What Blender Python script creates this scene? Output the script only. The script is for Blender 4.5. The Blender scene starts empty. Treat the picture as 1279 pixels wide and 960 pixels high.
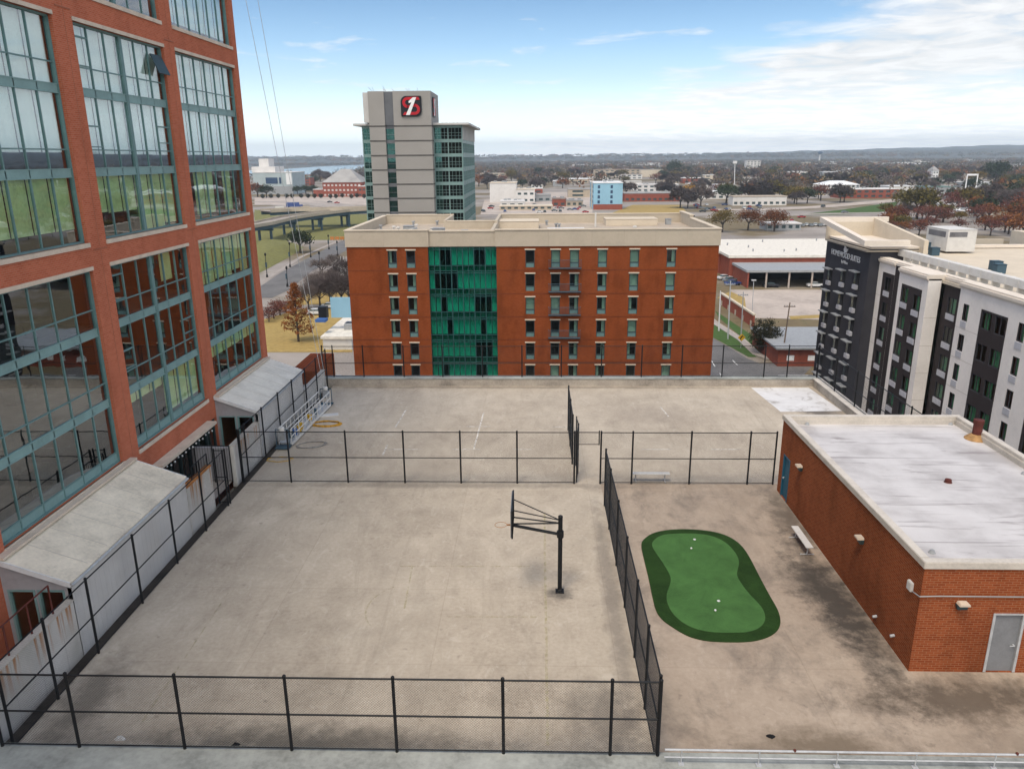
EXPO = 0.74
import bpy, bmesh, math, random
import numpy as np
from mathutils import Vector, Matrix
random.seed(7); rng = np.random.default_rng(7)
SC = bpy.context.scene; COL = SC.collection
G = -19.0            # street level; the garage roof deck is z = 0
HC = 16.0            # camera height over the deck
# ---------------------------------------------------------------- camera
F = 960.0; PITCH = math.radians(16.45); ROLL = -.0083; YAW = -.0313
_c, _s = math.cos, math.sin
fw = Vector((_s(YAW)*_c(PITCH), _c(YAW)*_c(PITCH), -_s(PITCH)))
rt0 = Vector((_c(YAW), -_s(YAW), 0)); up0 = rt0.cross(fw)
rt = rt0*_c(ROLL)+up0*_s(ROLL); up = -rt0*_s(ROLL)+up0*_c(ROLL)
cam = bpy.data.cameras.new('camera'); cam.sensor_width = 36; cam.lens = 36*F/1279.0
cam.clip_start = .5; cam.clip_end = 40000
co = bpy.data.objects.new('camera', cam); COL.objects.link(co); SC.camera = co
co.matrix_world = Matrix(((rt.x, up.x, -fw.x, 0), (rt.y, up.y, -fw.y, 0), (rt.z, up.z, -fw.z, HC), (0, 0, 0, 1)))
def ray(x, y): return fw + rt*((x-639.5)/F) - up*((y-480)/F)
def at(x, y, z=0.0):
    d = ray(x, y); t = (z-HC)/d.z; return Vector((d.x*t, d.y*t, z))
def aty(x, y, Y):
    d = ray(x, y); t = Y/d.y; return Vector((d.x*t, Y, HC+d.z*t))
def atx(x, y, X):
    d = ray(x, y); t = X/d.x; return Vector((X, d.y*t, HC+d.z*t))
# ---------------------------------------------------------------- materials
MATS = {}
def nn(nt, t, **kw):
    n = nt.nodes.new(t)
    for k, v in kw.items():
        if k.startswith('i_'): n.inputs[k[2:].replace('_', ' ')].default_value = v
        else: setattr(n, k, v)
    return n
def new_mat(name):
    m = bpy.data.materials.new(name); m.use_nodes = True; nt = m.node_tree
    b = nt.nodes['Principled BSDF']; MATS[name] = m
    return m, nt, b
def c4(c): return (c[0], c[1], c[2], 1)
def ramp(nt, fac, stops):
    r = nt.nodes.new('ShaderNodeValToRGB'); e = r.color_ramp.elements
    while len(e) < len(stops): e.new(.5)
    for k, (p, c) in enumerate(stops):
        e[k].position = p; e[k].color = c4(c) if hasattr(c, '__len__') else (c, c, c, 1)
    nt.links.new(fac, r.inputs[0]); return r.outputs[0]
def noise(nt, vec, scale, detail=4, rough=.55, stretch=None, dist=0):
    L = nt.links
    if stretch:
        mp = nn(nt, 'ShaderNodeMapping'); mp.inputs['Scale'].default_value = stretch
        L.new(vec, mp.inputs[0]); vec = mp.outputs[0]
    n = nn(nt, 'ShaderNodeTexNoise'); n.inputs['Scale'].default_value = scale
    n.inputs['Detail'].default_value = detail; n.inputs['Roughness'].default_value = rough
    n.inputs['Distortion'].default_value = dist
    L.new(vec, n.inputs['Vector']); return n.outputs[0]
def mix(nt, fac, a, b, mode='MIX'):
    m = nn(nt, 'ShaderNodeMix', data_type='RGBA', blend_type=mode)
    for s, v in ((m.inputs[0], fac), (m.inputs[6], a), (m.inputs[7], b)):
        if isinstance(v, (int, float)): s.default_value = v
        elif isinstance(v, tuple): s.default_value = c4(v)
        else: nt.links.new(v, s)
    return m.outputs[2]
def math_(nt, op, a, b=0.0, c=0.0, clamp=False):
    m = nn(nt, 'ShaderNodeMath', operation=op); m.use_clamp = clamp
    for s, v in zip(m.inputs, (a, b, c)):
        if isinstance(v, (int, float)): s.default_value = v
        else: nt.links.new(v, s)
    return m.outputs[0]
def objco(nt): return nn(nt, 'ShaderNodeTexCoord').outputs['Object']
def bump(nt, b, h, strength=.3, dist=.02):
    n = nn(nt, 'ShaderNodeBump'); n.inputs['Strength'].default_value = strength; n.inputs['Distance'].default_value = dist
    nt.links.new(h, n.inputs['Height']); nt.links.new(n.outputs[0], b.inputs['Normal'])
def plain(name, col, rough=.7, var=.18, scale=2.0, metal=0.0, spec=.2, fine=True):
    """a surface with large and small irregularities in its colour and roughness"""
    m, nt, b = new_mat(name); v = objco(nt)
    n1 = noise(nt, v, scale, 5); n2 = noise(nt, v, scale*9, 3)
    f = math_(nt, 'ADD', math_(nt, 'MULTIPLY', n1, .65), math_(nt, 'MULTIPLY', n2, .35))
    lo = tuple(max(0, x*(1-var*1.6)) for x in col); hi = tuple(min(1, x*(1+var*1.2)) for x in col)
    nt.links.new(ramp(nt, f, [(.3, lo), (.5, col), (.72, hi)]), b.inputs['Base Color'])
    nt.links.new(math_(nt, 'ADD', math_(nt, 'MULTIPLY', n2, .25), rough-.12), b.inputs['Roughness'])
    b.inputs['Metallic'].default_value = metal; b.inputs['Specular IOR Level'].default_value = spec
    if fine: bump(nt, b, n2, .15, .01)
    return m
def brick(name, c1, c2, mortar, stain=.25, bw=.21, rh=.075, msz=.006):
    m, nt, b = new_mat(name); L = nt.links; v = objco(nt)
    g = nn(nt, 'ShaderNodeNewGeometry'); sx = nn(nt, 'ShaderNodeSeparateXYZ'); L.new(g.outputs['True Normal'], sx.inputs[0])
    sp = nn(nt, 'ShaderNodeSeparateXYZ'); L.new(v, sp.inputs[0])
    k = math_(nt, 'GREATER_THAN', math_(nt, 'ABSOLUTE', sx.outputs[0]), .6)
    u = math_(nt, 'ADD', math_(nt, 'MULTIPLY', sp.outputs[1], k), math_(nt, 'MULTIPLY', sp.outputs[0], math_(nt, 'SUBTRACT', 1.0, k)))
    cb = nn(nt, 'ShaderNodeCombineXYZ'); L.new(u, cb.inputs[0]); L.new(sp.outputs[2], cb.inputs[1])
    t = nn(nt, 'ShaderNodeTexBrick'); L.new(cb.outputs[0], t.inputs['Vector'])
    t.inputs['Scale'].default_value = 1; t.inputs['Brick Width'].default_value = bw; t.inputs['Row Height'].default_value = rh
    t.inputs['Mortar Size'].default_value = msz; t.inputs['Mortar Smooth'].default_value = .2
    t.inputs['Color1'].default_value = c4(c1); t.inputs['Color2'].default_value = c4(c2); t.inputs['Mortar'].default_value = c4(mortar)
    n1 = noise(nt, v, .35, 5); n2 = noise(nt, v, .9, 5, .6, (1, 1, .22))
    s = ramp(nt, math_(nt, 'ADD', math_(nt, 'MULTIPLY', n1, .5), math_(nt, 'MULTIPLY', n2, .5)), [(.32, 1-stain), (.5, 1.0), (.7, 1+stain*.4)])
    L.new(mix(nt, 1.0, t.outputs[0], s, 'MULTIPLY'), b.inputs['Base Color'])
    b.inputs['Roughness'].default_value = .9; b.inputs['Specular IOR Level'].default_value = .06
    bump(nt, b, t.outputs['Fac'], -.25, .01)
    return m
def glass(name, tint, refl=.35, wav=.02, gtint=(1, 1, 1), rough=.01):
    """tinted pane: part mirror, part see-through; slightly wavy"""
    m, nt, b = new_mat(name); L = nt.links; nt.nodes.remove(b); out = nt.nodes['Material Output']
    v = objco(nt); n = noise(nt, v, .55, 2)
    bp = nn(nt, 'ShaderNodeBump'); bp.inputs['Strength'].default_value = wav; bp.inputs['Distance'].default_value = .6; L.new(n, bp.inputs['Height'])
    gl = nn(nt, 'ShaderNodeBsdfGlossy'); gl.inputs['Roughness'].default_value = rough; gl.inputs['Color'].default_value = c4(gtint); L.new(bp.outputs[0], gl.inputs['Normal'])
    tr = nn(nt, 'ShaderNodeBsdfTransparent'); tr.inputs[0].default_value = c4(tint)
    fr = nn(nt, 'ShaderNodeLayerWeight'); fr.inputs[0].default_value = .35
    f = math_(nt, 'ADD', math_(nt, 'MULTIPLY', math_(nt, 'POWER', fr.outputs['Facing'], 1.5), .4), refl-.08, clamp=True)
    mx = nn(nt, 'ShaderNodeMixShader'); L.new(f, mx.inputs[0]); L.new(tr.outputs[0], mx.inputs[1]); L.new(gl.outputs[0], mx.inputs[2])
    L.new(mx.outputs[0], out.inputs[0]); return m
# ---------------------------------------------------------------- mesh builder
class Fr:
    """wall frame: u along the wall, d outwards, z up"""
    def __init__(s, O, U, N): s.O = Vector(O); s.U = Vector(U).normalized(); s.N = Vector(N).normalized()
    def p(s, u, d, z): return s.O + s.U*u + s.N*d + Vector((0, 0, z))
W = Fr((0, 0, 0), (1, 0, 0), (0, 1, 0))
class MB:
    def __init__(s): s.v = []; s.f = []
    def add(s, vs, fs):
        o = len(s.v); s.v += [tuple(x) for x in vs]; s.f += [tuple(i+o for i in f) for f in fs]; return s
    def quad(s, a, b, c, d): return s.add([a, b, c, d], [(0, 1, 2, 3)])
    def box(s, fr, u0, u1, d0, d1, z0, z1):
        P = [fr.p(u, d, z) for z in (z0, z1) for (u, d) in ((u0, d0), (u1, d0), (u1, d1), (u0, d1))]
        return s.add(P, [(0, 3, 2, 1), (4, 5, 6, 7), (0, 1, 5, 4), (1, 2, 6, 5), (2, 3, 7, 6), (3, 0, 4, 7)])
    def prism(s, poly, z0, z1, cap=True):
        n = len(poly); vs = [(p[0], p[1], z0) for p in poly]+[(p[0], p[1], z1) for p in poly]
        fs = [(i, (i+1) % n, (i+1) % n+n, i+n) for i in range(n)]
        if cap: fs += [tuple(range(n, 2*n)), tuple(range(n-1, -1, -1))]
        return s.add(vs, fs)
    def extr(s, fr, poly, d0, d1):
        """polygon in (u, z) of a frame, pulled from d0 to d1"""
        n = len(poly); vs = [fr.p(u, d0, z) for u, z in poly]+[fr.p(u, d1, z) for u, z in poly]
        return s.add(vs, [(i, (i+1) % n, (i+1) % n+n, i+n) for i in range(n)]+[tuple(range(n, 2*n)), tuple(range(n-1, -1, -1))])
    def tube(s, a, b, r, n=8, r2=None, cap=True):
        a = Vector(a); b = Vector(b); d = (b-a)
        if d.length < 1e-6: return s
        d.normalize(); x = d.orthogonal().normalized(); y = d.cross(x); r2 = r if r2 is None else r2
        vs = [a+(x*_c(t)+y*_s(t))*r for t in [2*math.pi*i/n for i in range(n)]]+[b+(x*_c(t)+y*_s(t))*r2 for t in [2*math.pi*i/n for i in range(n)]]
        fs = [(i, (i+1) % n, (i+1) % n+n, i+n) for i in range(n)]
        if cap: fs += [tuple(range(n, 2*n)), tuple(range(n-1, -1, -1))]
        return s.add(vs, fs)
    def path(s, pts, r, n=6):
        for a, b in zip(pts[:-1], pts[1:]): s.tube(a, b, r, n)
        return s
    def lathe(s, c, prof, n=16):
        c = Vector(c); m = len(prof); vs = []
        for r, z in prof:
            for i in range(n): vs.append(c+Vector((r*_c(2*math.pi*i/n), r*_s(2*math.pi*i/n), z)))
        fs = [(j*n+i, j*n+(i+1) % n, (j+1)*n+(i+1) % n, (j+1)*n+i) for j in range(m-1) for i in range(n)]
        fs += [tuple(range((m-1)*n, m*n)), tuple(range(n-1, -1, -1))]
        return s.add(vs, fs)
    def ring(s, c, R, r, n=20, k=6, ax=(0, 0, 1)):
        c = Vector(c); ax = Vector(ax).normalized(); x = ax.orthogonal().normalized(); y = ax.cross(x); vs = []
        for i in range(n):
            t = 2*math.pi*i/n; e = x*_c(t)+y*_s(t)
            for j in range(k):
                q = 2*math.pi*j/k; vs.append(c+e*(R+r*_c(q))+ax*(r*_s(q)))
        return s.add(vs, [(i*k+j, ((i+1) % n)*k+j, ((i+1) % n)*k+(j+1) % k, i*k+(j+1) % k) for i in range(n) for j in range(k)])
    def wall(s, fr, u0, u1, z0, z1, holes, depth=.15):
        """a wall face with real openings and their reveals"""
        us = sorted({u0, u1, *[h[0] for h in holes], *[h[1] for h in holes]}); us = [u for u in us if u0 <= u <= u1]
        zs = sorted({z0, z1, *[h[2] for h in holes], *[h[3] for h in holes]}); zs = [z for z in zs if z0 <= z <= z1]
        for a, b in zip(us[:-1], us[1:]):
            run = None
            for c, d in zip(zs[:-1], zs[1:]):
                um, zm = (a+b)/2, (c+d)/2
                inh = any(h[0] < um < h[1] and h[2] < zm < h[3] for h in holes)
                if inh:
                    if run: s.quad(fr.p(a, 0, run[0]), fr.p(b, 0, run[0]), fr.p(b, 0, run[1]), fr.p(a, 0, run[1])); run = None
                else: run = (run[0], d) if run else (c, d)
            if run: s.quad(fr.p(a, 0, run[0]), fr.p(b, 0, run[0]), fr.p(b, 0, run[1]), fr.p(a, 0, run[1]))
        for a, b, c, d in holes:
            s.quad(fr.p(a, 0, c), fr.p(a, -depth, c), fr.p(a, -depth, d), fr.p(a, 0, d)); s.quad(fr.p(b, 0, c), fr.p(b, -depth, c), fr.p(b, -depth, d), fr.p(b, 0, d))
            s.quad(fr.p(a, 0, c), fr.p(b, 0, c), fr.p(b, -depth, c), fr.p(a, -depth, c)); s.quad(fr.p(a, 0, d), fr.p(b, 0, d), fr.p(b, -depth, d), fr.p(a, -depth, d))
        return s
    def build(s, name, m, parent=None, label=None, cat=None, group=None, kind=None, bevel=0, smooth=False, weld=False):
        vs = np.array(s.v, dtype=np.float64).reshape(-1, 3)
        if parent is not None: off = Vector(parent['_o']) if '_o' in parent.keys() else Vector((0, 0, 0))
        else:
            lo, hi = vs.min(0), vs.max(0); off = Vector(((lo[0]+hi[0])/2, (lo[1]+hi[1])/2, lo[2]))
        me = bpy.data.meshes.new(name); me.from_pydata((vs-np.array(off)).tolist(), [], s.f); me.update()
        if len(s.f) < 20000:
            bm = bmesh.new(); bm.from_mesh(me)
            if weld: bmesh.ops.remove_doubles(bm, verts=bm.verts, dist=1e-4)
            bmesh.ops.recalc_face_normals(bm, faces=bm.faces)
            if bevel: bmesh.ops.bevel(bm, geom=list(bm.edges), offset=bevel, segments=2, affect='EDGES', clamp_overlap=True)
            bm.to_mesh(me); bm.free()
        if smooth: me.polygons.foreach_set('use_smooth', [True]*len(me.polygons))
        me.materials.append(MATS[m])
        o = bpy.data.objects.new(name, me); COL.objects.link(o)
        if parent is not None: o.parent = parent
        else: o.location = off
        o['_o'] = tuple(off)
        tag(o, label, cat, group, kind); return o
def tag(o, label=None, cat=None, group=None, kind=None):
    for k, v in (('label', label), ('category', cat), ('group', group), ('kind', kind)):
        if v: o[k] = v
    return o
def thing(name, loc, label, cat, group=None):
    o = bpy.data.objects.new(name, None); COL.objects.link(o); o.location = loc; o.empty_display_size = .2
    o['_o'] = tuple(loc); return tag(o, label, cat, group)
def dup(o, loc, rz=0.0, sc=1.0, label=None, group=None, parent=None):
    def cp(a, par):
        b = a.copy(); COL.objects.link(b)
        if par is not None: b.parent = par
        for ch in a.children: cp(ch, b)
        return b
    r = cp(o, parent); r.location = loc; r.rotation_euler = (0, 0, rz)
    r.scale = sc if hasattr(sc, '__len__') else (sc, sc, sc)
    if label: r['label'] = label
    if group: r['group'] = group
    return r
# ---------------------------------------------------------------- palette
plain('black_metal', (.012, .013, .015), .5, .2, 6)
plain('dark_wire', (.02, .022, .026), .6, .1, 6, fine=False)
plain('galvanised', (.46, .47, .48), .45, .15, 4, metal=.2)
plain('white_metal', (.62, .62, .62), .5, .1, 3)
plain('concrete_wall', (.36, .32, .275), .85, .28, .9)
plain('kerb_concrete', (.30, .31, .29), .85, .3, .7)
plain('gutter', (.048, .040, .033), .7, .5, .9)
plain('white_wall', (.56, .54, .51), .75, .16, .7)
plain('shed_roof', (.67, .595, .475), .75, .20, 1.0)
plain('shed_roof_white', (.66, .62, .55), .75, .15, 1.0)
plain('shed_grey', (.32, .31, .32), .75, .1, .7)
plain('coping', (.52, .475, .42), .7, .14, 1.2)
plain('stone', (.55, .46, .37), .8, .14, 1.5)
plain('teal_frame', (.12, .21, .21), .45, .12, 2)
plain('teal_panel', (.18, .29, .285), .4, .12, 1)
plain('dark_frame', (.045, .07, .075), .45, .12, 2)
plain('blind_green', (.62, .70, .36), .9, .2, 1.1)
plain('tower_joint', (.30, .11, .065), .85, .2, 1)
plain('slate', (.115, .12, .13), .7, .1, .5)
plain('court_curtain', (.85, .88, .84), .9, .08, .8)
plain('blind_white', (.86, .87, .88), .9, .06, .8)
plain('interior', (.022, .02, .02), .9, .3, .5)
plain('interior_dark', (.035, .035, .037), .9, .3, .5)
plain('ceiling', (.07, .068, .066), .9, .1, .5)
plain('cream', (.45, .39, .31), .85, .07, .5)
plain('cream_light', (.56, .485, .385), .85, .07, .5)
plain('roof_tan', (.41, .345, .275), .85, .14, .4)
plain('roof_dark', (.15, .15, .16), .8, .3, .5)
plain('hvac_grey', (.30, .31, .32), .6, .15, 2)
plain('hvac_white', (.58, .565, .54), .6, .1, 1)
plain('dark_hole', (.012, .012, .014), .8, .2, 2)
plain('stucco_white', (.76, .715, .675), .85, .07, .4)
plain('stucco_trim', (.66, .59, .51), .85, .06, .5)
plain('stucco_brown', (.038, .030, .030), .8, .12, .6)
plain('stucco_dark', (.047, .046, .054), .8, .14, .6)
plain('curtain', (.62, .72, .66), .9, .12, 1.5)
plain('hotel_curtain', (.24, .46, .33), .9, .35, 1.2)
plain('ptac', (.45, .45, .48), .6, .1, 3)
plain('tower_concrete', (.30, .285, .26), .85, .1, .12)
plain('tower_light', (.48, .47, .455), .8, .08, .2)
plain('joint_dark', (.08, .075, .07), .8, .2, 1)
plain('rust_red', (.10, .028, .022), .7, .35, 3)
plain('rust_orange', (.42, .17, .05), .85, .45, 3)
plain('orange_hose', (.50, .26, .03), .5, .15, 3)
plain('grey_hose', (.26, .25, .24), .6, .15, 3)
plain('blue_door', (.02, .10, .16), .5, .12, 1.5)
plain('grey_door', (.20, .205, .215), .5, .1, 1.5)
plain('red_paint', (.40, .012, .02), .45, .1, 1)
plain('black_paint', (.010, .010, .013), .45, .1, 1)
plain('white_paint', (.72, .72, .72), .6, .06, 1)
plain('yellow_paint', (.55, .33, .02), .6, .15, 2)
plain('sign_blue', (.05, .12, .32), .6, .1, 1)
plain('green_paint', (.02, .20, .11), .6, .15, 1)
plain('asphalt', (.15, .145, .143), .9, .25, .12)
plain('asphalt_dark', (.06, .06, .064), .9, .3, .2)
plain('highway', (.33, .29, .26), .9, .2, .05)
plain('highway_barrier', (.40, .345, .27), .85, .15, .1)
plain('lot_concrete', (.42, .36, .315), .9, .22, .08)
plain('pavement', (.34, .30, .27), .9, .2, .3)
plain('bark', (.060, .048, .042), .9, .3, 2)
plain('steel_blue', (.05, .09, .12), .6, .2, .6)
plain('wood_pole', (.17, .13, .10), .9, .25, 1)
brick('tower_brick', (.38, .098, .050), (.45, .130, .070), (.41, .22, .155), .2)
brick('mid_brick', (.195, .044, .013), (.235, .058, .018), (.20, .070, .030), .34)
brick('house_brick', (.205, .043, .014), (.275, .068, .023), (.28, .145, .08), .40, bw=.24, rh=.082, msz=.009)
plain('bay_frame', (.025, .085, .085), .4, .1, 1)
plain('bay_spandrel', (.05, .12, .11), .5, .2, .6)
plain('flashing_tan', (.36, .21, .09), .8, .4, 4)
plain('band_brick', (.135, .036, .015), .85, .2, 1)
brick('far_brick', (.24, .055, .035), (.28, .075, .045), (.24, .12, .09), .2)
glass('tower_glass', (.76, .87, .82), .27, .008, (.86, .93, 1.0))
glass('hotel_glass', (.50, .66, .55), .05, .004)
glass('dark_glass', (.55, .68, .62), .14, .006)
glass('green_glass', (.11, .60, .47), .14, .003, (.35, .8, .75))
glass('bank_glass', (.04, .14, .12), .20, .002, (.25, .62, .55))
glass('side_glass', (.2, .32, .34), .50, .002, (.7, .88, .98))
# ================================================================ deck
def deck_material():
    m, nt, b = new_mat('deck_concrete'); L = nt.links; v = objco(nt)
    big = noise(nt, v, .16, 5, .6); mid_ = noise(nt, v, .75, 6, .62, None, .6); fine = noise(nt, v, 7, 4)
    swirl = noise(nt, v, .55, 6, .65, (1, .38, 1), 1.6); spots = noise(nt, v, 2.6, 3, .5)
    f = math_(nt, 'ADD', math_(nt, 'MULTIPLY', big, .40), math_(nt, 'ADD', math_(nt, 'MULTIPLY', mid_, .34), math_(nt, 'MULTIPLY', fine, .26)))
    base = ramp(nt, f, [(.34, (.315, .262, .205)), (.46, (.43, .367, .292)), (.56, (.485, .420, .338)), (.68, (.575, .508, .42))])
    # grime washed into swirls, rust-brown tide marks and small dark spots
    sw = ramp(nt, swirl, [(.40, 0), (.62, 1)])
    base = mix(nt, math_(nt, 'MULTIPLY', sw, .20), base, (.215, .175, .135))
    scf = ramp(nt, noise(nt, v, 1.3, 6, .7, (1, .6, 1), 2.2), [(.56, 0), (.70, 1)])
    base = mix(nt, math_(nt, 'MULTIPLY', scf, .45), base, (.56, .50, .42))
    tro = ramp(nt, noise(nt, v, 1.1, 7, .75, (1, .12, 1), .9), [(.56, 0), (.70, 1)])
    base = mix(nt, math_(nt, 'MULTIPLY', tro, .25), base, (.20, .165, .125))
    tr2 = ramp(nt, noise(nt, v, 1.4, 7, .75, (.10, 1, 1), .9), [(.58, 0), (.72, 1)])
    base = mix(nt, math_(nt, 'MULTIPLY', tr2, .22), base, (.54, .48, .40))
    sp = ramp(nt, spots, [(.66, 0), (.74, 1)])
    base = mix(nt, math_(nt, 'MULTIPLY', sp, .35), base, (.15, .125, .105))
    br = nn(nt, 'ShaderNodeTexBrick'); L.new(v, br.inputs['Vector']); br.offset = 0
    for k, q in (('Scale', 1), ('Brick Width', 6.1), ('Row Height', 4.6), ('Mortar Size', .022), ('Mortar Smooth', .3)): br.inputs[k].default_value = q
    br.inputs['Color1'].default_value = (.93, .93, .93, 1); br.inputs['Color2'].default_value = (1.05, 1.05, 1.05, 1); br.inputs['Mortar'].default_value = (.80, .78, .76, 1)
    base = mix(nt, .45, base, br.outputs[0], 'MULTIPLY')
    px_ = nn(nt, 'ShaderNodeSeparateXYZ'); L.new(nn(nt, 'ShaderNodeNewGeometry').outputs['Position'], px_.inputs[0])
    # the putting-green side is browner and mottled with old water marks
    side = math_(nt, 'MULTIPLY', math_(nt, 'GREATER_THAN', px_.outputs[0], 3.35), math_(nt, 'LESS_THAN', px_.outputs[1], 36.4))
    base = mix(nt, math_(nt, 'MULTIPLY', side, .75), base, mix(nt, 1.0, base, (.74, .67, .64), 'MULTIPLY'))
    mot = ramp(nt, noise(nt, v, .62, 8, .74, (1, .75, 1), .35), [(.50, 0), (.66, 1)])
    base = mix(nt, math_(nt, 'MULTIPLY', math_(nt, 'MULTIPLY', mot, side), .50), base, (.13, .108, .09))
    mot2 = ramp(nt, noise(nt, v, .33, 8, .7, (1, .6, 1), 1.5), [(.54, 0), (.72, 1)])
    base = mix(nt, math_(nt, 'MULTIPLY', mot2, .20), base, (.17, .148, .118))
    # damp, algae-dark patches: (x, y, half width, half length, depth of stain)
    sx = nn(nt, 'ShaderNodeSeparateXYZ'); g = nn(nt, 'ShaderNodeNewGeometry'); L.new(g.outputs['Position'], sx.inputs[0])
    wob = math_(nt, 'MULTIPLY', math_(nt, 'SUBTRACT', noise(nt, v, 1.25, 9, .74), .5), 3.0)
    for x, y, hx, hy, k, c in ((11.2, 25.2, .95, 4.6, .92, (.055, .048, .042)), (10.6, 27.2, .9, 1.6, .7, (.07, .06, .05)), (13.2, 20.2, 3.4, 1.0, .85, (.085, .066, .05)), (8.0, 18.1, 2.2, .75, .8, (.15, .115, .08)), (11.7, 32.6, .7, 2.8, .7, (.10, .085, .07)),
                            (-6.5, 18.0, 4.5, .7, .75, (.12, .105, .085)), (2.1, 19.2, 1.2, 1.5, .6, (.13, .115, .10)), (15.0, 18.6, 3.5, 1.0, .45, (.16, .125, .095)), (1.0, 25.95, .5, .4, .8, (.07, .065, .06)), (-13.9, 19.6, .8, 2.2, .7, (.13, .11, .09)),
                            (-4, 36.0, 10, .35, .5, (.14, .125, .11)), (2.9, 26, .35, 8, .5, (.15, .13, .115)), (0, 53.4, 18, .3, .6, (.13, .115, .10)), (18.6, 48.5, 1.3, 2.6, .8, (.09, .08, .07)), (7.6, 47, 3.2, 2.4, .3, (.20, .165, .14))):
        dx = math_(nt, 'DIVIDE', math_(nt, 'SUBTRACT', sx.outputs[0], x), hx); dy = math_(nt, 'DIVIDE', math_(nt, 'SUBTRACT', sx.outputs[1], y), hy)
        r = math_(nt, 'SQRT', math_(nt, 'ADD', math_(nt, 'MULTIPLY', dx, dx), math_(nt, 'MULTIPLY', dy, dy)))
        q = math_(nt, 'SUBTRACT', 1.35, math_(nt, 'ADD', r, wob), clamp=True)
        base = mix(nt, math_(nt, 'MULTIPLY', q, k, clamp=True), base, c)
    L.new(base, b.inputs['Base Color'])
    L.new(ramp(nt, mid_, [(.3, .55), (.7, .85)]), b.inputs['Roughness']); b.inputs['Specular IOR Level'].default_value = .15
    bump(nt, b, fine, .12, .01)
deck_material()
m, nt, b = new_mat('roof_patch'); v = objco(nt)
n = noise(nt, v, .8, 5, .6, None, 1.0)
nt.links.new(ramp(nt, n, [(.32, (.33, .30, .27)), (.42, (.60, .58, .565)), (.7, (.70, .69, .68))]), b.inputs['Base Color']); b.inputs['Roughness'].default_value = .6
def paint_mat(name, col, lo, hi):
    """worn road paint: bare concrete shows where the paint has gone"""
    m, nt, b = new_mat(name); v = objco(nt); n = noise(nt, v, 3.5, 5, .7)
    b.inputs['Base Color'].default_value = c4(col); b.inputs['Roughness'].default_value = .8
    nt.links.new(ramp(nt, n, [(lo, 0), (hi, 1)]), b.inputs['Alpha'])
paint_mat('worn_yellow', (.45, .42, .16), .42, 1.0); paint_mat('worn_white', (.72, .68, .62), .30, .6)
paint_mat('road_white', (.70, .70, .68), .25, .5); paint_mat('road_yellow', (.55, .38, .05), .25, .5)
DX0, DX1, DY0, DY1 = -14.85, 20.2, 16.6, 54.2
MB().quad((DX0, DY0, 0), (DX1, DY0, 0), (DX1, DY1, 0), (DX0, DY1, 0)).build('roof_deck', 'deck_concrete', kind='structure')
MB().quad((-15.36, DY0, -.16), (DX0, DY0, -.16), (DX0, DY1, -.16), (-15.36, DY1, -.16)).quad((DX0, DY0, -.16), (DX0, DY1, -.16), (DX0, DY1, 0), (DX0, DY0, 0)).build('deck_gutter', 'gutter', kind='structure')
P = [at(x, y, .004) for x, y in ((938, 484), (1010, 484), (1052, 513), (975, 514))]
MB().add(P, [(0, 1, 2, 3)]).build('roof_coating', 'roof_patch', kind='structure')
mk = MB()
def line(a, b, w, z=.006, mb=None):
    a = Vector(a); b = Vector(b); d = (b-a).normalized(); n = Vector((-d.y, d.x, 0))*w/2
    (mb or mk).quad(*[Vector((p.x, p.y, z)) for p in (a-n, b-n, b+n, a+n)])
line(at(680, 640), at(684, 930), .09); line(at(500, 707), at(662, 707), .07); line(at(515, 708), at(505, 760), .06); line(at(285, 740), at(175, 905), .05); line(at(560, 770), at(690, 770), .06)
c = at(520, 760)
for k in range(14, 24):
    t0, t1 = 2*math.pi*k/40, 2*math.pi*(k+1)/40
    line(c+Vector((_c(t0), _s(t0), 0))*1.85, c+Vector((_c(t1), _s(t1), 0))*1.85, .06)
mk.build('court_markings', 'worn_yellow', kind='structure')
mk = MB()
for a, b in (((494, 533), (507, 512)), ((592, 560), (604, 515)), ((583, 532.5), (612, 532.5)), ((480, 561), (525, 561)), ((565, 561), (600, 561)), ((478, 568), (484, 555)), ((640, 561), (664, 561)), ((690, 533), (712, 533)), ((825, 508), (835, 520)), ((800, 561), (838, 561)), ((888, 561), (925, 561))):
    line(at(*a), at(*b), .09)
mk.build('court_markings', 'worn_white', kind='structure')
# ---------------------------------------------------------------- garage under the deck, its kerbs and parapets
gar = thing('parking_garage', (2, 35, G), 'concrete parking garage under the fenced roof deck', 'parking garage')
g = MB()
for fr, u1 in ((Fr((-15.6, 16.1, 0), (1, 0, 0), (0, -1, 0)), 36.2), (Fr((20.6, 16.1, 0), (0, 1, 0), (1, 0, 0)), 38.4), (Fr((20.6, 54.5, 0), (-1, 0, 0), (0, 1, 0)), 36.2), (Fr((-15.6, 54.5, 0), (0, -1, 0), (-1, 0, 0)), 38.4)):
    hs = []
    for k in range(5):
        z0 = G+1.2+k*3.5
        hs += [(u0+.5, min(u0+8, u1-.6), z0, z0+1.7) for u0 in np.arange(0, u1-3, 9.)]
    g.wall(fr, 0, u1, G, -.25, hs, .6)
g.build('wall', 'concrete_wall', gar)
s = MB(); s.box(W, -15.0, 20.0, 16.7, 53.9, -3.6, -3.3); s.build('floor_slab', 'concrete_wall', gar)
def wallbox(name, label, m, x0, x1, y0, y1, z0, z1, cap=None):
    t = thing(name, ((x0+x1)/2, (y0+y1)/2, z0), label, 'wall')
    MB().box(W, x0, x1, y0, y1, z0, z1).build('wall_body', m, t, bevel=.015)
    if cap: MB().box(W, x0-.03, x1+.03, y0-.03, y1+.03, z1, z1+.07).build('cap', cap, t, bevel=.015)
    return t
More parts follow.
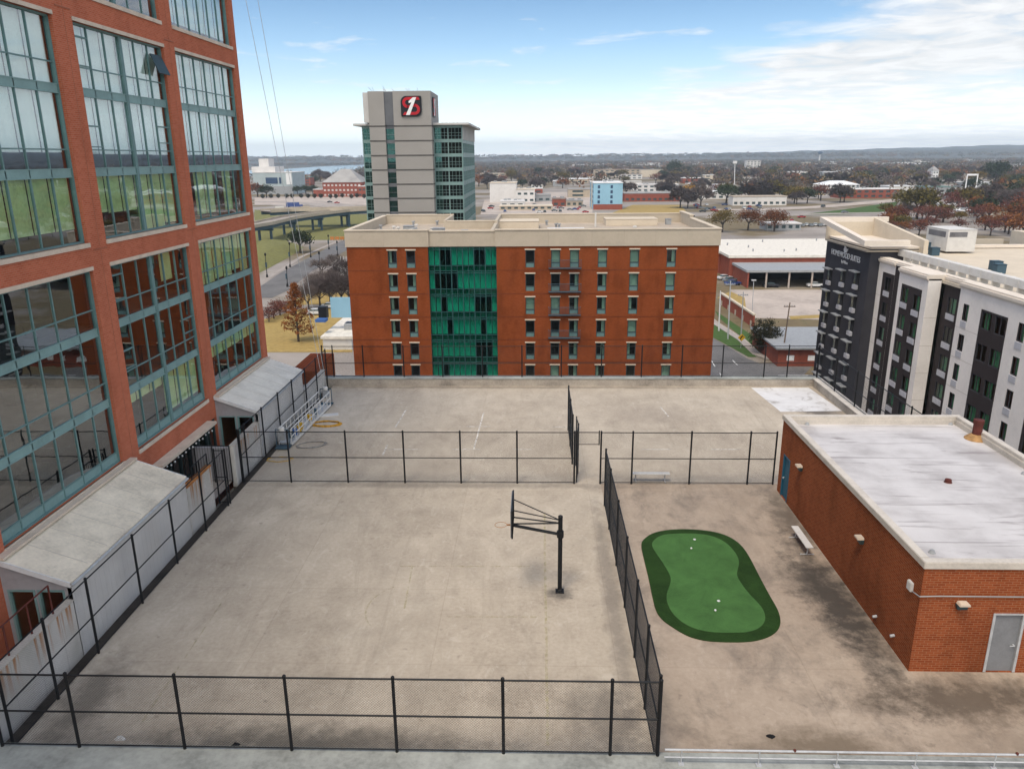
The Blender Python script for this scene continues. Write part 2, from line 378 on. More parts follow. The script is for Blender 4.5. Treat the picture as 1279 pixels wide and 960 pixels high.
wallbox('parapet_wall', 'low stained concrete parapet along the far edge of the deck', 'concrete_wall', -15.6, 20.6, 53.75, 54.5, -.2, .52, 'kerb_concrete')
wallbox('parapet_wall', 'pale concrete parapet on the deck edge facing the white hotel', 'concrete_wall', 20.0, 20.6, 35.75, 53.7, -.2, .52, 'coping')
wallbox('kerb', 'wide grey concrete kerb along the near edge of the deck', 'kerb_concrete', -15.6, 20.6, 16.1, 17.36, -.25, .45)
# ---------------------------------------------------------------- chain-link fences
def wires(mb, a, b, z0, z1, pitch=.08, r=.0014):
    """woven diagonal wires, each a thin three-sided rod"""
    a = Vector(a); b = Vector(b); Lh = (b-a).length; u = (b-a).normalized(); n = Vector((-u.y, u.x, 0)); h = z1-z0
    vs = []; fs = []
    off = [(n*r, 0.), (n*-.5*r, .87*r), (n*-.5*r, -.87*r)]
    for sgn in (1, -1):
        c = -h if sgn > 0 else 0.
        e = Lh if sgn > 0 else Lh+h
        while c < e:
            c += pitch
            if sgn > 0: u0, u1 = max(0, c), min(Lh, c+h); q0, q1 = u0-c, u1-c
            else: u0, u1 = max(0, c-h), min(Lh, c); q0, q1 = c-u0, c-u1
            if u1-u0 < .02: continue
            o = len(vs)
            for uu, qq in ((u0, q0), (u1, q1)):
                for d, w in off:
                    p = a+u*(uu+w*.7)+d; vs.append((p.x, p.y, z0+qq-sgn*w*.7))
            fs += [(o, o+1, o+4, o+3), (o+1, o+2, o+5, o+4), (o+2, o, o+3, o+5)]
    mb.add(vs, fs)
def fence(label, runs, z0, h, rails=(1., .5, 0.02), r=.045, tilt=0, wr=.0017, name='chain_link_fence', cat='fence', zb=None):
    """runs: lists of post points (x, y)"""
    p0 = runs[0][0]; t = thing(name, (p0[0], p0[1], z0), label, cat)
    for pts in runs:
        for (x, y) in pts:
            MB().tube((x, y, z0), (x, y, z0+h+.04), r, 8).lathe((x, y, z0+h+.04), [(r*1.15, 0), (r*1.1, .03), (r*.4, .06)], 8).build('post', 'black_metal', t)
        a, b = pts[0], pts[-1]
        for k, q in enumerate(rails):
            rl = MB(); 
            for p, p2 in zip(pts[:-1], pts[1:]): rl.tube((*p, z0+h*q+(.03 if q < .1 else 0)), (*p2, z0+h*q+(.03 if q < .1 else 0)), .026 if q > .1 else .02, 6)
            rl.build(('top_rail', 'middle_rail', 'bottom_rail')[k], 'black_metal', t)
        wm = MB()
        for p, p2 in zip(pts[:-1], pts[1:]): wires(wm, (*p, 0), (*p2, 0), z0+.05, z0+h, r=wr)
        wm.build('wire_mesh', 'dark_wire', t)
    return t
K = .45
FY = 17.22; XL = -14.78; XR = 3.32
px = [101, 232, 365, 496, 629, 762]
fence('black chain-link fence standing on the kerb along the near edge of the court', [[(XL, FY)]+[(aty(x, 940, FY).x, FY) for x in px]+[(XR, FY)]], K, 2.33, wr=.0024)
fence('black chain-link fence between the basketball court and the putting green', [[(XR, FY+.12), (XR, 19.6), (XR, 22.1), (XR, 25.05), (XR, 28.1), (XR, 31.3), (XR, 33.7)]], 0, 2.84, wr=.0032)
MY = 36.3
fence('black chain-link fence across the deck behind the basketball hoop', [[(-15.05, MY)]+[(aty(x, 602, MY).x, MY) for x in (364, 435, 506, 576, 646, 717)]], 0, 2.77)
fence('black chain-link fence across the deck beyond the putting green', [[(aty(x, 604, MY).x, MY) for x in (749.5, 788.5, 860.5, 933, 965)]], 0, 2.77)
fence('black chain-link fence running back from the open gate between the far courts', [[(2.02, 38.9), (2.02, 41.6), (2.02, 44.3)]], 0, 2.77)
fence('tall black gate swung open in the fence behind the hoop', [[(aty(720, 602, MY).x, MY+.08), (2.25, 37.5), (2.2, 38.6)]], .05, 2.7, r=.03, name='gate', cat='gate')
fence('short black fence bridge over the walkway between the two cross fences', [[(2.10, MY+.03), (3.22, MY+.03)]], 2.1, .67, rails=(1., .0), r=.03)
LY = [17.6, 19.7, 22.0, 25.04, 28.0, 30.9, 33.5]
fence('black chain-link fence beside the long white patio wall', [[(XL, y) for y in LY]], 0, 2.79, wr=.0012)
fence('black metal gate standing open across the gutter by the rusty patio wall', [[(-15.30, 33.75), (XL, 33.75)]], 0, 2.75, r=.04, name='gate', cat='gate')
B2 = [at(x, y) for x, y in ((294.8, 603.5), (311.5, 602.5), (319.8, 592))]
fence('black chain-link fence between the far white shed and the swing stage', [[(-15.2, y) for y in (36.5, 37.4, 40.1, 42.9, 45.6, 48.4, 51.0, 53.6)]], -.1, 2.85, wr=.0012)
FP = 54.12
fence('tall black chain-link fence on the parapet in front of the brick apartments', [[(aty(x, 466, FP).x, FP) for x in (404, 417, 454.5, 504.7, 553, 602.7, 652, 701, 751, 801, 851, 901.7, 954, 983)]+[(20.35, FP)]], .59, 2.3, rails=(1., .45, .02))
fence('black chain-link fence on the parapet facing the white hotel', [[(20.33, FP-.15), (20.33, 50.6), (20.33, 47.2), (20.33, 43.6), (20.33, 40.0), (20.33, 36.2)]], .59, 2.3, rails=(1., .45, .02))
# low pipe railing on the kerb
rl = thing('railing', (4, 16.9, K), 'low galvanised pipe railing on the kerb in front of the brick penthouse', 'railing')
RY0 = 16.95
for k, x in enumerate(np.arange(3.9, 20.5, 2.05)):
    MB().tube((x, RY0, K), (x, RY0, K+.42), .022, 6).box(W, x-.07, x+.07, RY0-.09, RY0+.05, K, K+.02).build('post', 'galvanised', rl)
MB().tube((3.45, RY0, K+.44), (20.4, RY0, K+.44), .03, 8).build('rail', 'galvanised', rl)
MB().tube((3.45, RY0, K+.2), (20.4, RY0, K+.2), .022, 8).build('rail', 'galvanised', rl)
for x in (at(990, 934, K+.4).x, at(1267, 940, K+.4).x): MB().box(W, x-.035, x+.035, RY0-.035, RY0+.035, K+.43, K+.51).build('red_clip', 'rust_red', rl, bevel=.015)
for k, (x, y, w_, m_) in enumerate(((150, 922, .16, 'hvac_white'), (295, 930, .14, 'dark_hole'), (962, 919, .13, 'dark_hole'))):
    p = at(x, y); rr = random.Random(k); mb = MB(); P = [(p.x+w_*_c(a)*rr.uniform(.6, 1.2), p.y+w_*.7*_s(a)*rr.uniform(.6, 1.2)) for a in [2*math.pi*i/9 for i in range(9)]]
    vs = [(a, b, .004) for a, b in P]+[(p.x+(a-p.x)*.5, p.y+(b-p.y)*.5, rr.uniform(.04, .09)) for a, b in P]; mb.add(vs, [(i, (i+1) % 9, (i+1) % 9+9, i+9) for i in range(9)]+[tuple(range(9, 18))]).build('scrap', m_, None, ('crumpled pale scrap on the deck behind the near fence by the left corner post'.replace('left ', ''), 'small dark lump of rubbish on the deck just behind the near fence', 'dark scrap by the post foot near the pipe railing')[k], 'scrap')
p = at(243, 664, -.15); MB().path([(p.x-.25, p.y-.9, -.1), (p.x-.2, p.y+.4, -.1), (p.x-.45, p.y+.7, -.1)], .04, 8).build('drain_pipe', 'hvac_grey', None, 'loose grey pipe lying in the dark gutter beside the long shed', 'pipe')
# ---------------------------------------------------------------- basketball hoop
hp = thing('basketball_hoop', (.95, 26.13, 0), 'black basketball hoop on a single pole with its backboard seen edge-on', 'basketball hoop')
MB().box(W, .79, 1.11, 25.97, 26.29, 0, .025).lathe((.95, 26.13, .03), [(.12, 0), (.115, .05), (.09, .08)], 12).build('base_plate', 'black_metal', hp)
MB().tube((.95, 26.13, 0), (.95, 26.13, 3.12), .085, 12).lathe((.95, 26.13, 3.12), [(.09, 0), (.09, .05), (.05, .08)], 12).build('pole', 'black_metal', hp)
BX = -.86
ar = MB(); ar.tube((.95, 26.13, 2.42), (BX+.05, 26.13, 2.78), .06, 8).tube((.95, 26.13, 2.88), (BX+.05, 26.4, 2.98), .03, 6).tube((.95, 26.13, 2.88), (BX+.05, 25.86, 2.98), .03, 6)
ar.tube((.95, 26.13, 3.0), (BX+.05, 26.6, 3.62), .022, 6).tube((.95, 26.13, 3.0), (BX+.05, 25.66, 3.62), .022, 6).lathe((.95, 26.13, 2.3), [(.13, 0), (.13, .26)], 10)
ar.build('support_arm', 'black_metal', hp)
bb = MB().box(Fr((BX, 26.13, 0), (0, 1, 0), (1, 0, 0)), -.91, .91, -.03, .0, 2.72, 3.78).build('backboard', 'grey_door', hp, bevel=.01)
bf = MB(); f_ = Fr((BX, 26.13, 0), (0, 1, 0), (1, 0, 0))
for a in ((-.93, -.87, 2.70, 3.80), (.87, .93, 2.70, 3.80), (-.87, .87, 2.70, 2.76), (-.87, .87, 3.74, 3.80), (-.32, -.26, 2.76, 3.74), (.26, .32, 2.76, 3.74)): bf.box(f_, a[0], a[1], .002, .06, a[2], a[3])
bf.build('frame', 'black_metal', bb)
rm = MB().ring((BX-.42, 26.13, 2.80), .225, .008, 24, 6).tube((BX-.03, 26.13, 2.80), (BX-.20, 26.13, 2.80), .03, 6).build('rim', 'rust_orange', hp)
nt_ = MB()
for k in range(12):
    t = 2*math.pi*k/12; t2 = t+.26; cx = BX-.42
    nt_.tube((cx+.22*_c(t), 26.13+.22*_s(t), 2.79), (cx+.13*_c(t2), 26.13+.13*_s(t2), 2.40), .004, 4)
    nt_.tube((cx+.22*_c(t), 26.13+.22*_s(t), 2.79), (cx+.13*_c(t-.26), 26.13+.13*_s(t-.26), 2.40), .004, 4)

# ---------------------------------------------------------------- putting green
def turf(name, c, var, sc):
    m, nt, b = new_mat(name); v = objco(nt)
    f = math_(nt, 'ADD', math_(nt, 'MULTIPLY', noise(nt, v, .9, 7, .68, None, .6), .55), math_(nt, 'MULTIPLY', noise(nt, v, sc, 4, .7), .45))
    nt.links.new(ramp(nt, f, [(.32, tuple(x*(1-var) for x in c)), (.5, c), (.7, tuple(x*(1+var) for x in c))]), b.inputs['Base Color'])
    b.inputs['Roughness'].default_value = .95; b.inputs['Specular IOR Level'].default_value = .15; bump(nt, b, noise(nt, v, sc*3, 2), .5, .02)
turf('turf_fringe', (.017, .042, .009), .5, 22); turf('turf_green', (.054, .130, .037), .42, 30)
q7 = lambda x, y: (790+x/6, 650+y/6)
OUT = [(60,180),(85,140),(150,95),(260,72),(400,66),(540,75),(650,95),(740,130),(820,190),(880,280),(950,420),(1030,570),(1090,670),(1112,750),(1100,810),(1050,860),(960,895),(850,912),(700,912),(560,905),(450,880),(380,850),(300,800),(220,745),(175,680),(150,580),(120,430),(90,310)]
INN = [(140,185),(160,150),(200,120),(260,105),(380,100),(500,102),(600,120),(680,155),(745,210),(790,275),(800,325),(785,380),(780,415),(810,470),(870,550),(940,620),(985,680),(998,740),(975,790),(920,825),(850,842),(700,846),(560,838),(450,810),(360,760),(290,690),(255,610),(255,550),(280,490),(290,440),(270,390),(220,310),(170,240)]
def smooth(P, k=2):
    for _ in range(k):
        Q = []
        for i in range(len(P)):
            a, b = P[i], P[(i+1) % len(P)]; Q += [a*.75+b*.25, a*.25+b*.75]
        P = Q
    return P
oo = smooth([at(*q7(*p)) for p in OUT]); ii = smooth([at(*q7(*p)) for p in INN])
cen = at(885, 730)
pg = thing('putting_green', cen, 'peanut-shaped green putting turf with a dark green fringe on the deck', 'putting green')
MB().prism(oo, .002, .035).build('fringe', 'turf_fringe', pg)
MB().prism(ii, .036, .040).build('putting_surface', 'turf_green', pg)
for x, y in ((465, 140), (645, 600)):
    p = at(*q7(x, y), .041); MB().ring((p.x, p.y, .045), .052, .009, 16, 6).lathe((p.x, p.y, .0405), [(.03, 0), (.03, .003)], 12).build('hole_cup', 'white_paint', pg)
for k, (x, y) in enumerate(((440, 213), (620, 678))):
    p = at(*q7(x, y), .041); r = .042
    MB().lathe((p.x, p.y, .041), [(r*_s(a), r-r*_c(a)) for a in np.linspace(.05, math.pi-.05, 9)], 12).build('golf_ball', 'white_paint', label=('white golf ball lying at the end of the putting turf by the far fence', 'white golf ball lying on the wide near lobe of the putting turf')[k], cat='golf ball', smooth=True)
# ---------------------------------------------------------------- benches
def bench(loc, rz, label, L=1.95):
    t = thing('bench', loc, label, 'bench'); o = Vector(loc)
    fr = Fr(o, (_c(rz), _s(rz), 0), (-_s(rz), _c(rz), 0))
    MB().box(fr, -L/2, L/2, -.15, .15, .42, .47).build('seat', 'hvac_white', t, bevel=.012)
    for sx in (-1, 1):
        u = sx*L*.38; MB().tube(fr.p(u, 0, .42), fr.p(u, 0, .05), .03, 8).tube(fr.p(u, -.28, .03), fr.p(u, .28, .03), .025, 8).build('leg', 'galvanised', t)
    return t
bench((*at(812, 601)[:2], 0), 0, 'white aluminium bench behind the cross fence past the putting green')
bench((11.35, 29.85, 0), math.pi/2, 'white aluminium bench beside the brick penthouse wall')
# ---------------------------------------------------------------- brick penthouse
PX0, PX1, PY0, PY1, PZ = 12.05, 20.35, 21.54, 35.62, 3.72
ph = thing('brick_penthouse', (16, 28, 0), 'one-storey red brick roof house with a white membrane roof', 'building')
fl = Fr((PX0, 0, 0), (0, 1, 0), (-1, 0, 0)); ff = Fr((0, PY0, 0), (1, 0, 0), (0, -1, 0))
bd = atx(978, 590, PX0)
w = MB(); DB = (34.15, 35.05, .02, 2.1); DF = (14.42, 15.38, .02, 2.1)
w.wall(fl, PY0, PY1, -.05, PZ, [DB], .1).wall(ff, PX0, PX1, -.05, PZ, [DF], .1)
w.wall(Fr((PX1, 0, 0), (0, 1, 0), (1, 0, 0)), PY0, PY1, -.05, PZ, []).wall(Fr((0, PY1, 0), (1, 0, 0), (0, 1, 0)), PX0, PX1, -.05, PZ, [])
w.build('wall', 'house_brick', ph)
m, nt, b = new_mat('membrane'); v = objco(nt); L = nt.links
n1 = noise(nt, v, .5, 5); n2 = noise(nt, v, .55, 5, .6, (.28, 2.4, 1), 2.0); n3 = noise(nt, v, 3, 4)
base = ramp(nt, n1, [(.35, (.40, .375, .365)), (.52, (.53, .505, .495)), (.75, (.62, .595, .585))])
seam = math_(nt, 'PINGPONG', math_(nt, 'ADD', nn(nt, 'ShaderNodeSeparateXYZ').outputs[1], 0), .75)
sp_ = [n for n in nt.nodes if n.type == 'SEPXYZ'][0]; L.new(v, sp_.inputs[0])
sm = math_(nt, 'MULTIPLY', ramp(nt, seam, [(.0, 1), (.06, 0)]), ramp(nt, n2, [(.42, 0), (.6, 1)]))
base = mix(nt, math_(nt, 'MULTIPLY', sm, .6), base, (.19, .16, .16))
base = mix(nt, math_(nt, 'MULTIPLY', ramp(nt, n2, [(.55, 0), (.70, 1)]), .75), base, (.22, .19, .185))
base = mix(nt, math_(nt, 'MULTIPLY', ramp(nt, n3, [(.66, 0), (.78, 1)]), .4), base, (.24, .20, .19))
L.new(base, b.inputs['Base Color']); b.inputs['Roughness'].default_value = .55; bump(nt, b, n2, .3, .05)
MB().quad((PX0+.2, PY0+.2, 3.58), (PX1-.2, PY0+.2, 3.58), (PX1-.2, PY1-.2, 3.58), (PX0+.2, PY1-.2, 3.58)).build('roof', 'membrane', ph)
cp_ = MB(); t_ = .24
cp_.box(W, PX0-.06, PX1+.06, PY0-.06, PY0+t_, PZ, PZ+.24).box(W, PX0-.06, PX1+.06, PY1-t_, PY1+.06, PZ, PZ+.24).box(W, PX0-.06, PX0+t_, PY0+t_+.003, PY1-t_-.003, PZ, PZ+.24).box(W, PX1-t_, PX1+.06, PY0+t_+.003, PY1-t_-.003, PZ, PZ+.24)
cp_.box(W, PX0+.1, PX1-.1, PY0+.22, PY0+.3, 3.5, PZ+.1).box(W, PX0+.1, PX1-.1, PY1-.3, PY1-.22, 3.5, PZ+.1).box(W, PX0+.22, PX0+.3, PY0+.31, PY1-.31, 3.5, PZ+.1).box(W, PX1-.3, PX1-.22, PY0+.31, PY1-.31, 3.5, PZ+.1)
cp_.build('coping', 'coping', ph, bevel=.02)
def door(fr, D, m, par, lab, fm):
    d = MB().box(fr, D[0]+.05, D[1]-.05, -.09, -.05, D[2], D[3]-.05).build('door', m, par, lab, bevel=.006)
    q = MB().box(fr, D[0]-.02, D[0]+.06, -.1, .02, D[2], D[3]).box(fr, D[1]-.06, D[1]+.02, -.1, .02, D[2], D[3]).box(fr, D[0]-.02, D[1]+.02, -.1, .02, D[3]+.002, D[3]+.06); q.build('frame', fm, d)
    MB().tube(fr.p(D[1]-.16, -.05, 1.0), fr.p(D[1]-.16, .03, 1.0), .025, 8).tube(fr.p(D[1]-.17, .03, 1.0), fr.p(D[1]-.30, .03, 1.0), .014, 6).build('handle', 'galvanised', d)
door(fl, DB, 'blue_door', ph, 'teal blue steel door', 'blue_door'); door(ff, DF, 'grey_door', ph, 'plain grey steel door', 'galvanised')
def wall_lamp(fr, u, z):
    a = MB().extr(fr, [(u-.15, z-.08), (u+.15, z-.08), (u+.19, z+.10), (u-.19, z+.10)], .003, .13).build('wall_lamp', 'dark_frame', ph, bevel=.01)
    MB().extr(fr, [(u-.18, z+.10), (u+.18, z+.10), (u+.14, z+.19), (u-.14, z+.19)], .003, .26).build('hood', 'stone', a, bevel=.015)
for px_, py_ in ((1001, 585), (1077, 675)):
    p = atx(px_, py_, PX0); wall_lamp(fl, p.y, p.z)
p = aty(1200, 756, PY0); wall_lamp(ff, p.x, p.z)
p = atx(1139, 731, PX0); MB().box(fl, p.y-.14, p.y+.14, .003, .11, p.z-.16, p.z+.16).build('junction_box', 'hvac_white', ph, bevel=.02)
q = aty(1160, 743, PY0); MB().path([(PX0-.05, p.y-.1, p.z-.12), (PX0-.05, PY0-.05, q.z-.02), (PX0+.5, PY0-.05, q.z), (PX1-.3, PY0-.05, q.z)], .018).build('conduit', 'hvac_grey', ph)
for x, y in ((1095, 769), (1117, 793)):
    p = atx(x, y, PX0); MB().tube((PX0, p.y, p.z), (PX0-.14, p.y, p.z-.03), .05, 8).build('pipe_outlet', 'galvanised', ph)
p = at(1219, 548, 3.58); MB().lathe((p.x, p.y, 3.58), [(.21, 0), (.21, .20), (.20, .22), (.20, .72), (.225, .73), (.225, .92), (.19, .93)], 16).build('flue_pipe', 'rust_red', ph)
MB().lathe((p.x, p.y, 3.583), [(.50, 0), (.48, .04), (.23, .24)], 16).build('flue_flashing', 'flashing_tan', ph)
p = at(1184, 602, 3.58); MB().lathe((p.x, p.y, 3.58), [(.16, 0), (.13, .04), (.12, .13), (.03, .15)], 12).build('roof_drain', 'rust_red', ph)
for x, y in ((1008, 530), (1187, 530), (1164, 690), (1279, 592)):
    p = at(x, y, 3.58); MB().lathe((p.x, p.y, 3.58), [(.12, 0), (.10, .04), (.06, .11)], 10).build('roof_vent', 'hvac_grey', ph)
# ================================================================ brick loft tower
TX = -17.7; TZ = 41.0; TY0, TY1 = -14.0, 48.85
tw = thing('brick_tower', (TX-14, 20, G), 'tall red brick loft tower with large green-framed industrial windows', 'building')
ft = Fr((TX, 0, 0), (0, 1, 0), (1, 0, 0))
BY = [(-3.95, 3.8), (4.85, 12.6), (13.7, 21.4), (22.55, 30.3), (31.62, 39.15), (40.35, 48.1)]
BZ = [(-14.8, -6.6), (-5.6, 2.6-.0), (3.6, 11.8), (12.88, 21.15), (22.3, 30.5), (31.6, 39.8)]
BZ[1] = (-5.6, .2)
holes = [(a, b, c, d) for a, b in BY for c, d in BZ if not (c < 3 and b < 20)]
gh = (31.3, 39.9, .25, 2.35)          # ground-floor shopfront behind the patio
holes = [h for h in holes if not (h[2] == -5.6)] + [gh]
w = MB().wall(ft, TY0, TY1, G, TZ, holes, .28)
bk = Fr((TX-26, 0, 0), (0, 1, 0), (-1, 0, 0))
w.wall(Fr((0, TY1, 0), (1, 0, 0), (0, 1, 0)), TX-26, TX, G, TZ, []).wall(Fr((0, TY0, 0), (1, 0, 0), (0, -1, 0)), TX-26, TX, G, TZ, []).wall(bk, TY0, TY1, G, TZ, [])
w.quad((TX-26, TY0, TZ-.6), (TX, TY0, TZ-.6), (TX, TY1, TZ-.6), (TX-26, TY1, TZ-.6))
w.build('wall', 'tower_brick', tw)
for a, b in BY[1:]:
    for z0 in (3.3, 12.7, 22.1): MB().box(ft, a-.555, a-.53, -.01, .006, z0, z0+9.2).build('control_joint', 'tower_joint', tw)
    for z0 in (12.55, 21.5): MB().box(ft, a-1.05, a-.05, .0, .02, z0, z0+.05).build('string_course', 'tower_joint', tw)
# interior: slabs, back wall
it = MB()
for z in (6.35, 9.35, 12.3, 15.55, 18.6, 21.7, 24.9, 28.0, 31.1, 34.2, 37.3, 3.2): it.box(ft, TY0+.4, TY1-.4, -7.5, -.45, z-.13, z+.13)
it.build('floor_slab', 'ceiling', tw)
it = MB().box(ft, TY0+.5, TY1-.5, -7.8, -7.6, 0, TZ-1)
for y in (12.6+.55, 22., 30.9, 39.75, 4.3): it.box(ft, y-.1, y+.1, -7.5, -.46, 0, TZ-1)
it.build('partition', 'interior', tw)
fu = MB()
for k in range(46):
    y = random.uniform(14, 47); z = random.choice((3.33, 6.48, 9.48, 13.0, 15.68)); d = random.uniform(-5, -1.2); a = random.uniform(.3, .9); h = random.uniform(.5, 1.0)
    fu.box(ft, y-a, y+a, d-.5, d, z, z+h)
fu.build('furnishings', 'interior_dark', tw)
def bay(bi, ri):
    (a, b), (c, d) = BY[bi], BZ[ri]
    H = d-c; heavy = bi in (4, 2, 0); n = 6
    s1 = (c+H*.674, c+H*.711); s2 = (c+H*.305, c+H*.342)
    t1 = c+H*.805; t2 = c+H*.428; low = c+.42
    f = MB(); dd = -.26
    def bar(u0, u1, z0, z1, q0=-.30, q1=-.14): f.box(ft, u0, u1, q0, q1, z0, z1)
    bar(a+.005, a+.05, c, d); bar(b-.05, b-.005, c, d); bar(a, b, c+.005, c+.07); bar(a, b, d-.07, d-.005)
    for k in range(1, n):
        u = a+(b-a)*k/n; h = .11 if heavy and k == n//2 else .026
        bar(u-h, u+h, c, d, -.29, -.16 if h > .1 else -.20)
    for z in (t1, t2): bar(a, b, z-.025, z+.025, -.285, -.21)
    if ri < 3: bar(a, b, low-.025, low+.025, -.285, -.21)
    fo = f.build('window', 'teal_frame', tw)
    MB().box(ft, a-.03, b+.03, -.05, .06, c-.17, c).build('sill', 'stone', fo); MB().box(ft, a-.03, b+.03, -.05, .035, d, d+.15).build('lintel', 'stone', fo)
    sp = MB()
    for z0, z1 in (s1, s2): sp.box(ft, a+.01, b-.01, -.28, -.20, z0, z1).box(ft, a, b, -.26, -.18, z0-.02, z0+.02).box(ft, a, b, -.26, -.18, z1-.02, z1+.02)
    if ri < 3: sp.box(ft, a+.05, b-.05, -.27, -.23, c+.06, low)
    sp.build('spandrel', 'teal_panel', fo)
    gl = MB()
    pw = (b-a)/n; op = []
    if heavy:
        if ri == 3: op = [(0, d-1.0, d-.4), (0, c+.7+H*.30, c+H*.428), (5, c+H*.48, c+H*.55), (5, c+H*.2, c+H*.27)]
        for k, z0, z1 in ((0, t1+.05, d-.45), (5, t2+.35, s1[0]-.9), (0, t2+.1, t2+.95)):
            f2 = MB(); u0, u1 = a+pw*k+.06, a+pw*(k+1)-.06
            f2.box(ft, u0, u1, -.29, -.19, z1-.06, z1).box(ft, u0, u1, -.29, -.19, z0, z0+.04); f2.build('sash', 'teal_frame', fo)
    for k in range(n):
        gl.quad(*[ft.p(u, -.24+random.uniform(-.003, .003), z) for u, z in ((a+pw*k, c), (a+pw*(k+1), c), (a+pw*(k+1), d), (a+pw*k, d))])
    gl.build('pane', 'tower_glass', fo)
    return fo, (s1, s2, t1, t2, low, pw, a, b, c, d)
def blind(fo, q, fl_, cols, frac, m, top0=None):
    s1, s2, t1, t2, low, pw, a, b, c, d = q
    z0, z1 = ((low if c < 12 else c+.05, s2[0]), (s2[1], s1[0]), (s1[1], d-.05))[fl_]
    mb = MB()
    for k in cols:
        fr_ = frac if not hasattr(frac, '__len__') else frac[k % len(frac)]
        u0, u1 = a+pw*k+.02, a+pw*(k+1)-.02; zb = z1-(z1-z0)*fr_; m_ = 5
        pts = [(u0+(u1-u0)*i/m_, -.42-.02*(i % 2)) for i in range(m_+1)]
        for (ua, da), (ub, db) in zip(pts[:-1], pts[1:]): mb.quad(ft.p(ua, da, zb), ft.p(ub, db, zb), ft.p(ub, db, z1), ft.p(ua, da, z1))
    mb.build('blind', m, fo)
for bi in range(1, 6):
    for ri in range(2, 6):
        if bi < 3 and ri > 4: continue
        fo, q = bay(bi, ri)
        A = range(6)
        if ri == 3:
            blind(fo, q, 2, A, 1.0, 'blind_white')
            blind(fo, q, 1, A, (.78 if bi == 3 else .80), 'blind_white')
            if bi == 3: blind(fo, q, 0, A, .80, 'blind_green')
            elif bi == 4: blind(fo, q, 0, A, (.6, .62, .62, 1, 1, .95), 'blind_green')
            elif bi == 5: blind(fo, q, 0, (1, 2, 4), .9, 'blind_green')
            else: blind(fo, q, 0, A, .7, 'blind_green')
        elif ri >= 4:
            for k in (0, 1, 2): blind(fo, q, k, A, (.9, 1, .6)[(bi+ri+k) % 3], 'blind_white')
        else:
            if bi == 5: blind(fo, q, 2, (0, 1, 2, 3, 4, 5), (1, 1, .96, 1, .9, 1), 'blind_green'); blind(fo, q, 0, A, .36, 'blind_green')
            if bi == 4: blind(fo, q, 0, (3, 4, 5), .96, 'blind_green'); blind(fo, q, 0, (0, 1, 2), .26, 'blind_green'); blind(fo, q, 2, (4,), .6, 'blind_green')
            if bi == 3: blind(fo, q, 0, (1,), .3, 'interior')
            if bi == 2: blind(fo, q, 1, (0, 2, 3), .7, 'blind_green')
# propped-open sash near the top of the second bay
a, b = BY[4]; pw = (b-a)/6; zc = 19.85
o = MB(); u0, u1 = a+pw*5+.06, b-.09
o.add([ft.p(u0, -.13, zc+.9), ft.p(u1, -.13, zc+.9), ft.p(u1, .22, zc+.05), ft.p(u0, .22, zc+.05), ft.p(u0, -.17, zc+.86), ft.p(u1, -.17, zc+.86), ft.p(u1, .18, zc+.03), ft.p(u0, .18, zc+.03)],
      [(0, 1, 2, 3), (4, 5, 6, 7), (0, 1, 5, 4), (1, 2, 6, 5), (2, 3, 7, 6), (3, 0, 4, 7)]).build('open_sash', 'dark_frame', tw)
# shopfront at deck level
sf = MB(); a, b, c, d = gh
for k in range(9):
    u = a+(b-a)*k/8; sf.box(ft, max(a, u-.05), min(b, u+.05), -.28, -.12, c, d)
sf.box(ft, a, b, -.27, -.14, d-.1, d).box(ft, a, b, -.27, -.14, c, c+.12)
so = sf.build('shopfront', 'dark_frame', tw)
MB().quad(ft.p(a, -.2, c), ft.p(b, -.2, c), ft.p(b, -.2, d), ft.p(a, -.2, d)).build('pane', 'dark_glass', so)
MB().box(ft, 32.4, 38.7, .01, .55, 2.36, 2.52).build('canopy', 'stone', tw, bevel=.02)
lt = MB()
for k in range(14):
    y = 33+k*.4; lt.lathe(ft.p(y, .45, 2.2-.12*abs(_s(k*1.1))), [(.02, 0), (.05, .04), (.02, .1)], 6)
lt.build('string_light', 'white_paint', tw)
# ---------------------------------------------------------------- patio between tower and deck wall
MB().quad((TX, 15.5, .12), (-15.6, 15.5, .12), (-15.6, 53.7, .12), (TX, 53.7, .12)).build('patio_floor', 'pavement', kind='structure')
def rusty(name):
    m, nt, b = new_mat(name); v = objco(nt); L = nt.links
    n = noise(nt, v, .7, 4); base = ramp(nt, n, [(.3, (.45, .43, .39)), (.55, (.56, .535, .50)), (.75, (.62, .60, .57))])
    s = nn(nt, 'ShaderNodeSeparateXYZ'); L.new(v, s.inputs[0])
    pl = math_(nt, 'PINGPONG', s.outputs[1], .61)
    seam = ramp(nt, pl, [(.0, 1), (.025, 0)])
    base = mix(nt, math_(nt, 'MULTIPLY', seam, .45), base, (.20, .19, .18))
    # rust that has run down from the rail posts
    st_ = noise(nt, v, 1.0, 3, .6, (1, 4.2, .16)); up_ = math_(nt, 'DIVIDE', math_(nt, 'SUBTRACT', s.outputs[2], .9), 1.2, clamp=True)
    r = math_(nt, 'MULTIPLY', ramp(nt, st_, [(.54, 0), (.62, 1)]), math_(nt, 'POWER', up_, 1.2), clamp=True)
    base = mix(nt, math_(nt, 'MULTIPLY', r, .9), base, (.36, .155, .045))
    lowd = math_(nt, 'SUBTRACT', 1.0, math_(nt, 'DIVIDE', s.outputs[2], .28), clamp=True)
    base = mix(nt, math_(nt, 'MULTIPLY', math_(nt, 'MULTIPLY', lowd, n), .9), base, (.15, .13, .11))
    L.new(base, b.inputs['Base Color']); b.inputs['Roughness'].default_value = .75
rusty('rusty_wall')
